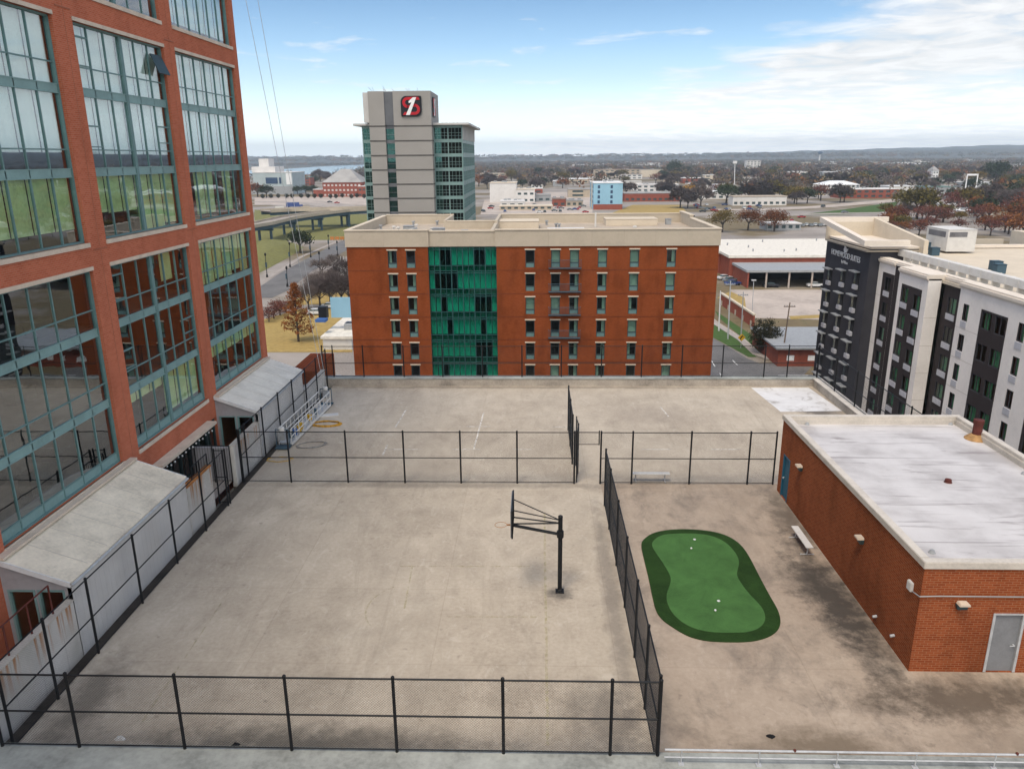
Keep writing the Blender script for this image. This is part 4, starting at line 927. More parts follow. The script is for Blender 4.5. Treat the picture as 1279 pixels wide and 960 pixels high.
# charcoal corner pavilion
tx = HX-1.2; ty0, ty1 = Y(1089, 304, HX-1.2), Y(1034, 294, HX-1.2); DZ = 5.25
fd = Fr((tx, 0, 0), (0, 1, 0), (-1, 0, 0))
MB().wall(fd, ty0, ty1, G, DZ, [], .1).wall(Fr((0, ty0, 0), (1, 0, 0), (0, -1, 0)), tx, HX+5, G, DZ, []).wall(Fr((0, ty1, 0), (1, 0, 0), (0, 1, 0)), tx, HX+8, G, DZ, []).build('charcoal_wall', 'stucco_dark', ho)
MB().box(W, tx-.1, HX+5, ty0-.1, ty1+.1, DZ, DZ+.25).build('charcoal_cap', 'stucco_trim', ho)
L_ = ty1-ty0
for j, (uf, dz) in enumerate(((.22, .75), (.52, .35), (.84, -.1))):
    u = ty0+L_*uf
    for k in range(7):
        z = 1.3+dz-P_*k
        fo = MB().box(fd, u-.75, u+.75, .005, .05, z-1.62, z).build('window', 'dark_glass', ho)
        MB().box(fd, u-.75, u+.05, .052, .07, z-1.62, z).build('curtain', 'interior_dark', fo)
        MB().box(fd, u-.95, u+1.0, .05, .75, z+.05, z+.20).build('canopy', 'hvac_grey', fo, bevel=.02)
        MB().box(fd, u-.8, u+.3, .05, .40, z-2.05, z-1.5).build('vent_panel', 'ptac', fo, bevel=.03)
bx0 = HX-2.5; A_ = atx(1024, 272, bx0); B_ = atx(1080, 302, bx0)
za, zb, ya_, yb_, xr = A_.z, B_.z, A_.y, B_.y, HX+4.4
MB().box(W, HX-.6, xr-.2, ty0+1.2, ty1+1.5, DZ-.5, zb-1.3).build('crown_base', 'stucco_brown', ho)
def slope(x0, x1, t0, t1):
    return MB().add([(x, y, z) for x in (x0, x1) for y, z in ((yb_, zb-t0), (ya_, za-t0), (ya_, za+t1), (yb_, zb+t1))], [(0, 1, 2, 3), (7, 6, 5, 4), (0, 1, 5, 4), (1, 2, 6, 5), (2, 3, 7, 6), (3, 0, 4, 7)])
slope(bx0, bx0+.7, .5, .12).build('roof_crown', 'stucco_trim', ho)
MB().box(W, bx0+.702, HX+2.8, yb_, yb_+.8, zb-.5, zb+.12).build('roof_crown', 'stucco_trim', ho)
MB().box(W, bx0+.702, xr+2.0, ya_-.8, ya_, za-.5, za+.12).build('roof_crown', 'stucco_trim', ho)
MB().box(W, bx0+.71, xr, yb_+.81, ya_-.81, zb-1.3, zb-1.1).build('crown_deck', 'cream', ho)
MB().box(W, bx0+.71, xr, ya_-.9, ya_-.81, zb-1.09, za-.51).build('crown_wall', 'cream_light', ho)
slope(xr, xr+.5, 2.6, .1).build('crown_wall', 'cream_light', ho)
def text(s, fr, u, z, size, m, parent, d=.03, align='CENTER', name='lettering', flip=False):
    cu_ = bpy.data.curves.new(name, 'FONT'); cu_.body = s; cu_.size = size; cu_.align_x = align; cu_.align_y = 'CENTER'; cu_.extrude = .03
    cu_.materials.append(MATS[m]); o_ = bpy.data.objects.new(name, cu_); COL.objects.link(o_)
    X_ = fr.U*(-1 if flip else 1); Z_ = Vector((0, 0, 1)); N_ = fr.N; p_ = fr.p(u, d, z)
    M_ = Matrix(((X_.x, Z_.x, N_.x, p_.x), (X_.y, Z_.y, N_.y, p_.y), (X_.z, Z_.z, N_.z, p_.z), (0, 0, 0, 1)))
    bpy.context.view_layer.update(); me = bpy.data.meshes.new_from_object(o_.evaluated_get(bpy.context.evaluated_depsgraph_get())); bpy.data.objects.remove(o_, do_unlink=True)
    if not me.materials: me.materials.append(MATS[m])
    o_ = bpy.data.objects.new(name, me); COL.objects.link(o_)
    o_.parent = parent; o_.matrix_local = Matrix.Translation(-Vector(parent['_o'])) @ M_; return o_
um = ty0+L_*.52
text('HOMEWOOD SUITES', fd, um, 3.55, 1.0, 'white_paint', ho, .05, flip=True)
text('by Hilton', fd, um, 2.72, .55, 'white_paint', ho, .05, flip=True)
bird = [(0, 0), (.25, -.18), (.75, -.2), (1.1, 0), (1.35, .35), (.8, .32), (.55, .55), (.5, .8), (.3, .95), (.1, .85), (-.12, .8), (.08, .68), (.12, .4), (-.05, .2)]
MB().extr(Fr(fd.p(um+.6, 0, 0), -fd.U, fd.N), [(x, z+4.15) for x, z in bird], .02, .08).build('emblem', 'white_paint', ho)
# ================================================================ ground
def ground_mat():
    m, nt, b = new_mat('town_ground'); v = objco(nt); L = nt.links
    n1 = noise(nt, v, .011, 6, .6); n2 = noise(nt, v, .03, 5, .6); n3 = noise(nt, v, .35, 4)
    grass = ramp(nt, n3, [(.3, (.12, .088, .045)), (.55, (.16, .12, .06)), (.75, (.085, .085, .035))])
    pave = ramp(nt, n2, [(.3, (.19, .165, .145)), (.6, (.30, .265, .235)), (.8, (.40, .355, .32))])
    s = nn(nt, 'ShaderNodeSeparateXYZ'); L.new(v, s.inputs[0])
    far = math_(nt, 'DIVIDE', math_(nt, 'SUBTRACT', s.outputs[1], 900.0), 600.0, clamp=True)
    wood = ramp(nt, n2, [(.3, (.045, .04, .035)), (.6, (.08, .07, .05)), (.8, (.16, .14, .09))])
    k = ramp(nt, n1, [(.46, 0), (.54, 1)])
    L.new(mix(nt, far, mix(nt, k, pave, grass), wood), b.inputs['Base Color']); b.inputs['Roughness'].default_value = .95
ground_mat()
R_ = 11500
MB().add([(R_*_c(2*math.pi*i/48), 2000+R_*.8*_s(2*math.pi*i/48), G) for i in range(48)], [tuple(range(48))]).build('ground', 'town_ground', kind='structure')
def sheet(name, pts, m, dz=.02, kind='structure'):
    return MB().add([(p[0], p[1], G+dz) for p in pts], [tuple(range(len(pts)))]).build(name, m, kind=kind)
def ga(*px_): return [at(x, y, G) for x, y in px_]
turf('lawn_green', (.060, .105, .030), .35, 1.2); turf('lawn_straw', (.33, .235, .085), .3, .8); turf('bank_grass', (.17, .165, .06), .35, .5)
def ribbon(name, pts, w_, m, dz, kerb=False, centre=None):
    """a road along a line of points; optional kerbs and a dashed centre line"""
    pts = [Vector((p[0], p[1], p[2] if len(p) > 2 and centre == 'z' else G+dz)) for p in pts]; L_ = []; R = []
    for i, p in enumerate(pts):
        d = (pts[min(i+1, len(pts)-1)]-pts[max(i-1, 0)]); d.z = 0; d.normalize(); n = Vector((-d.y, d.x, 0))
        L_.append(p+n*w_/2); R.append(p-n*w_/2)
    mb = MB()
    for i in range(len(pts)-1): mb.quad(L_[i], L_[i+1], R[i+1], R[i])
    return mb.build(name, m, kind='structure'), L_, R
# --- street to the side of the apartments
sheet('road', [(23.5, 60), (39.8, 60), (39.8, 116), *[(p.x, p.y) for p in ga((1018, 454), (949, 454), (932, 447), (911, 434), (890, 422))], (33.2, 190), (31.5, 330), (22, 330), (23.5, 130)], 'asphalt', .03)
sheet('road', [(39.8, 116), (130, 116), (130, 124.2), (46, 124.2), (39, 124.2)], 'asphalt', .026)
mk = MB()
for a, b in (((889, 451), (893, 458)), ((915, 450), (921, 456)), ((899, 466), (903, 473))): line(Vector((*at(*a, G)[:2], 0)), Vector((*at(*b, G)[:2], 0)), .18, G+.045)
for k in range(7):
    y = 117.0+k*1.05; mk.quad((40.2, y, G+.045), (45.2, y, G+.045), (45.2, y+.55, G+.045), (40.2, y+.55, G+.045))
mk.build('road_markings', 'road_white', kind='structure')
sheet('lawn', [(p.x, p.y) for p in ga((893, 388), (898, 397), (948, 440), (975, 447), (1018, 447), (1018, 436), (955, 436), (938, 418))], 'lawn_green', .05)
sheet('lawn', [(p.x, p.y) for p in ga((888, 420), (889, 404), (893, 404), (926, 427), (945, 446), (935, 446))], 'lawn_green', .05)
_, l_, r_ = ribbon('pavement', ga((886, 398), (892, 403), (926, 425), (945, 443), (958, 448), (1020, 449)), 1.5, 'pavement', .12)
sheet('car_park', [(p.x, p.y) for p in ga((911, 362), (1045, 362), (1045, 400), (940, 397))], 'lot_concrete', .04)
sheet('lawn', [(p.x, p.y) for p in ga((985, 395), (1030, 393), (1030, 397), (988, 399))], 'lawn_straw', .06)
sheet('lawn', [(p.x, p.y) for p in ga((896, 372), (912, 364), (930, 372), (932, 386))], 'lawn_straw', .06)
kb = MB()
for p, q in zip(l_[:-1], l_[1:]): kb.tube((p.x, p.y, G+.1), (q.x, q.y, G+.1), .12, 6)
kb.build('kerb', 'lot_concrete', kind='structure')
# brick garden wall with white cap
p, q = at(900, 380, G), at(941, 409, G); t = thing('brick_wall', p, 'low red brick garden wall with pale panels and white cap by the side street', 'wall')
fr = Fr((p.x, p.y, 0), (q.x-p.x, q.y-p.y, 0), (-(p.y-q.y), -(q.x-p.x), 0)); Ln = math.dist(p[:2], q[:2])
MB().box(fr, 0, Ln, -.15, .15, G, G+2.6).build('wall_body', 'far_brick', t); MB().box(fr, -.1, Ln+.1, -.3, .3, G+2.6, G+2.95).build('cap', 'cream_light', t)
s = MB()
for k in range(5): u = 1.5+k*(Ln-3)/4; s.box(fr, u-.5, u+.5, -.2, .2, G+.05, G+1.2)
s.build('pale_panel', 'cream', t)
# brick warehouse with open carport
t = thing('warehouse', (62, 230, G), 'long white-roofed brick warehouse with a dark open carport', 'building')
p = at(933, 360, G); cx0, cx1 = p.x, p.x+42; cy = p.y; wy = cy+17
MB().box(W, cx0-1, cx1+10, wy, wy+46, G, G+6.2).box(W, cx0-14, cx0-1.02, wy+12, wy+46, G, G+6.0).build('wall', 'far_brick', t)
MB().box(W, cx0-1.4, cx1+10.4, wy-.4, wy+46, G+6.2, G+6.9).box(W, cx0-14.3, cx0-1.42, wy+11.6, wy+46, G+6.01, G+6.6).build('roof', 'shed_roof_white', t)
MB().box(W, cx0-.4, cx1+10, cy, wy-.42, G+4.3, G+4.9).build('carport_roof', 'hvac_grey', t); MB().box(W, cx0, cx0+.4, cy+.3, wy-.01, G, G+4.29).build('carport_wall', 'far_brick', t)
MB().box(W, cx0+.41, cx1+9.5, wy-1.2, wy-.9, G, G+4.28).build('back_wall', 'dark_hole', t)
po = MB()
for k in range(5): po.box(W, cx0+5+k*6.2, cx0+5.4+k*6.2, cy+.4, cy+.8, G, G+4.29)
po.build('post', 'lot_concrete', t)
for k in range(7): x, y = cx0+random.uniform(2, 38), wy+random.uniform(5, 40); MB().tube((x, y, G+6.9), (x, y, G+7.7), .25, 8).build('roof_vent', 'hvac_grey', t)
# low flat-roofed brick house
t = thing('flat_roof_house', (48, 138, G), 'low brick building with a flat grey roof and small pale windows', 'building')
hx, hy = 41.8, 129.5; f_ = Fr((0, hy, 0), (1, 0, 0), (0, -1, 0)); H = [(43.3+k*3.6, 44.6+k*3.6, G+1.0, G+2.0) for k in range(5)]
MB().wall(f_, hx, 62, G, G+3.1, H, .15).wall(Fr((hx, 0, 0), (0, 1, 0), (-1, 0, 0)), hy, hy+16, G, G+3.1, []).wall(Fr((62, 0, 0), (0, 1, 0), (1, 0, 0)), hy, hy+16, G, G+3.1, []).wall(Fr((0, hy+16, 0), (1, 0, 0), (0, 1, 0)), hx, 62, G, G+3.1, []).build('wall', 'far_brick', t)
MB().box(W, hx-.5, 62.5, hy-.5, hy+16.5, G+3.1, G+3.4).build('roof', 'roof_membrane_grey' if 'roof_membrane_grey' in MATS else 'hvac_grey', t)
for h in H: MB().box(f_, h[0]+.02, h[1]-.02, -.13, -.05, h[2]+.02, h[3]-.02).build('window', 'blind_white', t)
def pole(px_, py_, tx_, ty_, label, m, r=.13, name='utility_pole', arm=True, z=G, cat='pole'):
    b = at(px_, py_, z); tp = aty(tx_, ty_, b.y); t = thing(name, b, label, cat)
    MB().tube(b, tp, r, 8, r*.7).build('pole', m, t)
    if arm:
        MB().box(W, tp.x-1.0, tp.x+1.0, tp.y-.06, tp.y+.06, tp.z-.75, tp.z-.6).build('cross_arm', m, t)
        i_ = MB()
        for k in (-.85, -.4, .4, .85): i_.lathe((tp.x+k, tp.y, tp.z-.6), [(.05, 0), (.07, .1), (.03, .2)], 6)
        i_.build('insulator', 'hvac_grey', t)
    return t
r8 = lambda x, y: (880+x/4.8, 280+y/4.8)
pole(*r8(85, 640), *r8(96, 400), 'bare pale pole closest to the brick apartments on the side street', 'white_metal', .16, arm=False)
pole(*r8(140, 690), *r8(156, 340), 'tall grey pole with cross arm in the middle of the side street grass', 'galvanised', .15)
pole(*r8(218, 690), *r8(233, 405), 'grey utility pole behind the yellow diamond sign', 'hvac_grey', .13)
pole(*r8(463, 822), *r8(512, 470), 'leaning brown wooden pole by the low flat-roofed building', 'wood_pole', .15)
t = pole(*r8(285, 545), *r8(295, 338), 'slim pale floodlight pole at the edge of the concrete car park', 'galvanised', .10, 'lamp_post', False, cat='street lamp')
p = aty(*r8(295, 338), at(*r8(285, 545), G).y); MB().box(W, p.x-.5, p.x+.5, p.y-.2, p.y+.2, p.z, p.z+.2).build('lamp_head', 'white_metal', t)
b = at(*r8(217, 742), G); t = thing('road_sign', b, 'yellow diamond warning sign on the grass by the street bend', 'road sign')
MB().tube(b, b+Vector((0, 0, 1.5)), .05, 6).build('pole', 'galvanised', t); f_ = Fr((b.x, b.y, 0), (1, 0, 0), (0, -1, 0))
MB().extr(f_, [(0, G+1.35), (.72, G+2.07), (0, G+2.79), (-.72, G+2.07)], .06, .09).build('sign_plate', 'yellow_paint', t)
MB().extr(f_, [(-.28, G+1.7), (-.12, G+1.7), (.05, G+2.2), (.3, G+2.2), (.1, G+2.5), (-.2, G+2.2)], .092, .10).build('symbol', 'black_paint', t)
# ================================================================ bank tower
BYF = 208.0
bk = thing('bank_tower', (-32, 218, G), 'grey concrete and teal glass office tower with a red and black emblem', 'office tower')
fb = Fr((0, BYF, 0), (1, 0, 0), (0, -1, 0)); bx0, bx1, bt = -42.8, -26.7, 32.4
rx0, rx1 = -38.7, -36.4; fz = [24.0-3.63*k for k in range(12)]
m, nt, b = new_mat('ribbed_concrete'); v = objco(nt); s = nn(nt, 'ShaderNodeSeparateXYZ'); nt.links.new(v, s.inputs[0])
pl = math_(nt, 'PINGPONG', math_(nt, 'ADD', s.outputs[0], s.outputs[1]), .16); n = noise(nt, v, .12, 4)
nt.links.new(mix(nt, 1.0, ramp(nt, n, [(.3, (.285, .27, .25)), (.7, (.33, .315, .295))]), ramp(nt, pl, [(.2, .86), (.5, 1.0)]), 'MULTIPLY'), b.inputs['Base Color']); b.inputs['Roughness'].default_value = .85
MB().box(fb, bx0, rx0, -16, 0, G, bt).box(fb, rx1, bx1, -16, 0, G, bt).box(fb, rx0+.001, rx1-.001, -16, -.7, 24.2, bt).build('core_wall', 'ribbed_concrete', bk)
MB().box(fb, rx0+.002, rx1-.002, -.69, -.25, 24.2, bt-.15).build('recess', 'slate', bk)
jj = MB()
for z in fz: jj.box(fb, bx0-.02, rx0, -.1, .05, z-.22, z+.12).box(fb, rx1, bx1+.06, -.1, .05, z-.22, z+.12).box(fb, bx1, bx1+.06, -15.9, -.11, z-.22, z+.12)
jj.build('joint_band', 'joint_dark', bk)
MB().box(fb, bx0-1.5, bx0-.02, -15, -.9, 24.9, bt-.2).build('light_wall', 'tower_light', bk)
for z in fz:
    o_ = MB().box(fb, rx0, rx1, -.85, -.55, z-.7, z+.2).box(fb, rx0, rx1, -.85, -.7, z-2.2, z-2.1).build('window', 'slate', bk)
    MB().quad(fb.p(rx0, -.8, z-3.5), fb.p(rx1, -.8, z-3.5), fb.p(rx1, -.8, z-.6), fb.p(rx0, -.8, z-.6)).build('pane', 'bank_glass', o_)
# glass wings set behind the core
gy0, gy1, gx0, gx1 = 211.5, 252.0, -46.0, -19.2
def curtain(fr, u0, u1, n, name, gm, band=.95):
    c = MB(); g_ = MB(); g_.quad(fr.p(u0, -.12, G), fr.p(u1, -.12, G), fr.p(u1, -.12, 24.2), fr.p(u0, -.12, 24.2))
    for z in fz: c.box(fr, u0, u1, -.2, .06, z-band*.5, z+band*.5-.1).box(fr, u0, u1, -.15, -.02, z-1.75, z-1.68).box(fr, u0, u1, -.15, -.02, z-2.45, z-2.38)
    for k in range(n+1):
        u = u0+(u1-u0)*k/n; h = .13 if k % 4 == 0 else .03; c.box(fr, u-h, u+h, -.16, .03 if k % 4 else .09, G, 24.1)
    o = c.build(name, 'side_frame', bk); g_.build('pane', gm, o)
plain('side_frame', (.17, .26, .25), .4, .1, .3)
curtain(Fr((0, gy0, 0), (1, 0, 0), (0, -1, 0)), bx1+.1, gx1, 8, 'glass_wing', 'bank_glass')
curtain(Fr((gx1, 0, 0), (0, 1, 0), (1, 0, 0)), gy0, gy1, 24, 'glass_wing', 'side_glass', 1.3)
curtain(Fr((0, gy0, 0), (1, 0, 0), (0, -1, 0)), gx0+.6, bx0-.05, 2, 'glass_wing', 'bank_glass')
MB().box(W, gx0+.6, gx1-.3, gy0+.5, gy1-.5, G, 24).build('interior_block', 'interior_dark', bk)
rf = MB(); rf.box(W, gx0-1.6, bx0-.02, gy0-1.2, gy1+1.5, 24.2, 24.75).box(W, bx1+.07, gx1+2.0, gy0-1.4, gy1+2.0, 24.2, 24.75).build('roof_canopy', 'tower_light', bk, bevel=.06)
cl = MB()
for k in range(25): y = gy0+.4+k*1.6; cl.box(W, gx1+.1, gx1+.35, y, y+.5, 20.6, 24.19)
cl.build('fin', 'tower_light', bk)
an_ = MB()
for k in range(9): x = random.uniform(bx0, bx1); an_.tube((x, 209+random.uniform(0, 10), bt), (x, 209+random.uniform(0, .1), bt+random.uniform(.6, 1.6)), .04, 4)
an_.build('antenna', 'hvac_grey', bk)
def roundrect(cx, cz, w_, h, r, cs):
    P = []
    for (sx, sz, big) in cs:
        rr = r if big else .35; ox, oz = cx+sx*(w_/2-rr), cz+sz*(h/2-rr)
        a0 = {(1, 1): 0, (-1, 1): 90, (-1, -1): 180, (1, -1): 270}[(sx, sz)]
        for k in range(7): a = math.radians(a0+15*k); P.append((ox+rr*_c(a), oz+rr*_s(a)))
    return P
def emblem(fr, cx, cz, S):
    w_ = S; e = MB().extr(fr, roundrect(cx, cz, w_, w_*.94, w_*.26, ((1, 1, False), (-1, 1, True), (-1, -1, False), (1, -1, True))), .06, .30).build('emblem', 'black_paint', bk)
    r = MB(); T = lambda P: [(cx+x*w_, cz+z*w_) for x, z in P]
    # two red hooks that curl round the slanted numeral
    def arc(c, R, a0, a1, th): 
        n = 12; out = [(c[0]+R*_c(math.radians(a0+(a1-a0)*k/n)), c[1]+R*_s(math.radians(a0+(a1-a0)*k/n))) for k in range(n+1)]
        inn = [(c[0]+(R-th)*_c(math.radians(a1+(a0-a1)*k/n)), c[1]+(R-th)*_s(math.radians(a1+(a0-a1)*k/n))) for k in range(n+1)]; return out+inn
    for P in (arc((-.17, .17), .25, 95, 275, .13), arc((.17, -.14), .25, -90, 92, .13), [(-.18, .29), (.42, .29), (.36, .42), (-.18, .42)], [(-.42, -.39), (.18, -.39), (.18, -.26), (-.33, -.26)], [(.02, -.02), (.2, -.02), (.2, .11), (.05, .11)], [(-.2, -.08), (-.05, -.08), (-.02, .04), (-.2, .04)]):
        r.extr(fr, T(P), .301, .36)
    r.build('emblem_red', 'red_paint', e)
    MB().extr(fr, T([(-.27, -.40), (-.08, -.40), (.26, .40), (.10, .40), (-.12, .22), (-.10, .14), (.02, .18)]), .361, .43).build('emblem_numeral', 'white_paint', e)
emblem(fb, -31.7, 28.7, 5.3); emblem(Fr((bx1, 0, 0), (0, 1, 0), (1, 0, 0)), BYF+5, 28.7, 5.3)
# ================================================================ vehicles
def car_proto(body_m, kind='car'):
    t = thing('car', (0, 0, 0), 'car', 'car')
    f_ = Fr((0, 0, 0), (1, 0, 0), (0, 1, 0))
    if kind == 'car': low = [(-2.2, .35), (2.2, .35), (2.25, .7), (2.1, .92), (1.1, 1.0), (-1.6, 1.02), (-2.2, .95), (-2.28, .6)]; cab = [(-1.55, 1.0), (1.05, .98), (.45, 1.42), (-1.0, 1.44)]
    elif kind == 'van': low = [(-2.4, .4), (2.4, .4), (2.45, .8), (2.25, 1.15), (1.5, 1.2), (-2.45, 1.2), (-2.5, .7)]; cab = [(-2.4, 1.19), (1.55, 1.19), (1.0, 1.9), (-2.3, 1.92)]
    else: low = [(-6, .6), (6, .6), (6.1, 1.6), (6, 2.0), (-6, 2.0)]; cab = [(-6, 1.99), (3.6, 1.99), (3.6, 3.6), (-6, 3.6)]
    hw = .88 if kind != 'truck' else 1.25
    MB().extr(f_, low, -hw, hw).build('body', body_m, t, bevel=.05)
    MB().extr(f_, cab, -hw+.1, hw-.1).build('cabin', 'dark_frame' if kind != 'truck' else body_m, t, bevel=.05)
    if kind != 'truck': MB().extr(f_, [(cab[3][0]-.05, cab[3][1]-.03), (cab[2][0]+.05, cab[2][1]-.05), (cab[2][0]-.05, cab[2][1]+.03), (cab[3][0]+.1, cab[3][1]+.03)], -hw+.12, hw-.12).build('roof', body_m, t)
    for x in ((-1.35, 1.4) if kind != 'truck' else (-4.2, 4.3)):
        for y in (-hw+.02, hw-.02): MB().tube((x, y-.1, .33), (x, y+.1, .33), .34, 12).build('wheel', 'black_paint', t)
    return t
for n_, c_ in (('car_red', (.35, .02, .02)), ('car_white', (.6, .6, .6)), ('car_grey', (.18, .19, .2)), ('car_dark', (.02, .022, .03)), ('car_blue', (.03, .06, .2))): plain(n_, c_, .25, .05, 1, spec=.6, fine=False)
protos = {}
def car(px_, py_, col, label, rz=0., kind='car', group=None, z=G+.04):
    p = at(px_, py_, z); k = (col, kind)
    if k not in protos: o = protos[k] = car_proto(col, kind); o.location = p; o.rotation_euler = (0, 0, rz); o['label'] = label
    else: o = dup(protos[k], p, rz, 1.0, label)
    if group: o['group'] = group
    elif 'group' in o.keys(): del o['group']
    return o
car(1001, 272, 'car_red', 'bright red car driving past the highway grass strip', 0); car(989, 276, 'car_red', 'small red car waiting behind the rust-leaved trees', 1.2)
car(1028, 259, 'car_dark', 'dark van crossing on the far side of the wide road', .9, 'van'); car(1055, 266, 'car_grey', 'grey car turning beside the green highway verge', .3)
car(863, 271, 'car_dark', 'black car parked behind the apartment roof edge', 0); car(368, 259, 'car_blue', 'dark blue box truck on the far highway ramp', .2, 'truck')
car(963, 358.5, 'car_dark', 'dark car parked under the carport of the brick warehouse', 0); car(1018, 358.5, 'car_white', 'white car parked at the end of the carport', 0)
car(412, 253, 'car_dark', 'dark red-tinted car on the highway by the red brick hall', .2); car(421, 254, 'car_red', 'red car on the highway by the red brick hall', .2)
car(395, 393, 'car_white', 'white car under the bare street trees by the straw lawn', .1); car(413, 385, 'car_white', 'white car parked along the path behind the bare trees', .1); car(432, 384, 'car_grey', 'grey car parked at the end of the path by the brick apartments', .1)
car(912, 352, 'car_grey', 'grey car beside the warehouse brick corner', .4); car(905, 349, 'car_white', 'white car parked by the warehouse corner hedge', .4); car(915, 356, 'car_blue', 'blue car parked in front of the warehouse corner', .2)
for k, (x, y) in enumerate([(1128+k*6, 237.5+(k % 3)*.8) for k in range(8)]+[(1232+k*7, 238+(k % 2)) for k in range(6)]): car(x, y, ('car_white', 'car_grey', 'car_dark', 'car_blue')[k % 4], 'parked car in the distant sales lot beyond the rust-coloured trees', random.uniform(0, 3), group='cars in the distant sales lot')
for k in range(10): car(985+k*5.5, 282+(k % 2)*.8, ('car_white', 'car_grey')[k % 2], 'pale car parked in the lot behind the white warehouse roof', 1.5, group='cars behind the warehouse')
# ================================================================ distant buildings
FOOT = []
def bld(px0, px1, pyb, hpx, m, label, roofm='shed_roof_white', depth=25., wins=0, hip=0., winm='dark_frame', name='building', over=.3, group=None):
    a = at(px0, pyb, G); c = aty(px1, pyb, a.y); x0, x1, y = a.x, c.x, a.y
    h = aty((px0+px1)/2, pyb-hpx, y).z-aty((px0+px1)/2, pyb, y).z; h = max(h, 2.2)
    t = thing(name, ((x0+x1)/2, y+depth/2, G), label, 'building', group); FOOT.append((x0-6, x1+6, y-45, y+depth+5))
    f_ = Fr((0, y, 0), (1, 0, 0), (0, -1, 0)); H = []
    if wins:
        nr = max(1, int(h//3.4)); n = wins; sp_ = (x1-x0)/n
        for r in range(nr):
            for k in range(n): u = x0+sp_*(k+.5); z = G+1.0+r*(h/nr); H.append((u-sp_*.28, u+sp_*.28, z, z+min(1.7, h/nr*.5)))
    sd = Fr((x0, 0, 0), (0, 1, 0), (-1, 0, 0)); sd2 = Fr((x1, 0, 0), (0, 1, 0), (1, 0, 0))
    MB().wall(f_, x0, x1, G, G+h, H, .3).wall(sd, y, y+depth, G, G+h, []).wall(sd2, y, y+depth, G, G+h, []).wall(Fr((0, y+depth, 0), (1, 0, 0), (0, 1, 0)), x0, x1, G, G+h, []).build('wall', m, t)
    if H:
        for q in H[:60]: MB().quad(f_.p(q[0], -.25, q[2]), f_.p(q[1], -.25, q[2]), f_.p(q[1], -.25, q[3]), f_.p(q[0], -.25, q[3])).build('window', winm, t)
    if hip:
        o = over+.3; e = min(depth, x1-x0)*.38
        MB().add([(x0-o, y-o, G+h), (x1+o, y-o, G+h), (x1+o, y+depth+o, G+h), (x0-o, y+depth+o, G+h), (x0+e, y+depth*.45, G+h+hip), (x1-e, y+depth*.45, G+h+hip), (x1-e, y+depth*.55, G+h+hip), (x0+e, y+depth*.55, G+h+hip)], [(0, 3, 2, 1), (0, 1, 5, 4), (1, 2, 6, 5), (2, 3, 7, 6), (3, 0, 4, 7), (4, 5, 6, 7)]).build('roof', roofm, t)
    else: MB().box(W, x0-over, x1+over, y-over, y+depth+over, G+h, G+h+.5).build('roof', roofm, t)
    if not hip and depth > 14:
        u_ = MB()
        for k in range(3): xx = x0+(x1-x0)*random.uniform(.15, .85); yy = y+depth*random.uniform(.2, .8); u_.box(W, xx-1.2, xx+1.2, yy-1, yy+1, G+h+.5, G+h+1.6)
        u_.build('roof_unit', 'hvac_grey', t)
    return t, x0, x1, y, h
plain('pale_blue', (.25, .44, .56), .6, .06, .1); plain('grey_roof', (.30, .29, .28), .8, .2, .1); plain('brown_roof', (.22, .16, .13), .8, .2, .1); plain('tan_wall', (.42, .35, .27), .85, .12, .1); plain('white_far', (.60, .58, .56), .8, .1, .1); plain('museum', (.36, .42, .43), .6, .1, .1); plain('green_roof', (.12, .20, .18), .7, .1, .1); plain('navy', (.03, .06, .12), .6, .1, .1)
# blue hotel
t, x0, x1, y, h = bld(741, 777, 262, 33, 'pale_blue', 'pale blue five-storey hotel with white roof and dark window column', 'white_paint', 34, 0, name='blue_hotel')
f_ = Fr((0, y, 0), (1, 0, 0), (0, -1, 0)); fl_ = Fr((x0, 0, 0), (0, 1, 0), (-1, 0, 0)); w = MB()
for k in range(4):
    z = G+4.2+k*(h-4.2)/4
    for u in (.14, .58): MB().box(f_, x0+(x1-x0)*u, x0+(x1-x0)*u+1.6, .0, .06, z, z+2.0).build('window', 'navy', t)
    for v_ in (3, 9, 18, 26): MB().box(fl_, y+v_, y+v_+2.2, .0, .06, z, z+2.0).build('window', 'navy', t)
MB().box(f_, x0-.1, x1+.1, .0, .2, G, G+3.6).build('base_wall', 'far_brick', t); MB().box(fl_, y+12, y+16, 0, .5, G, G+h+1.2).build('stair_bay', 'cream_light', t)
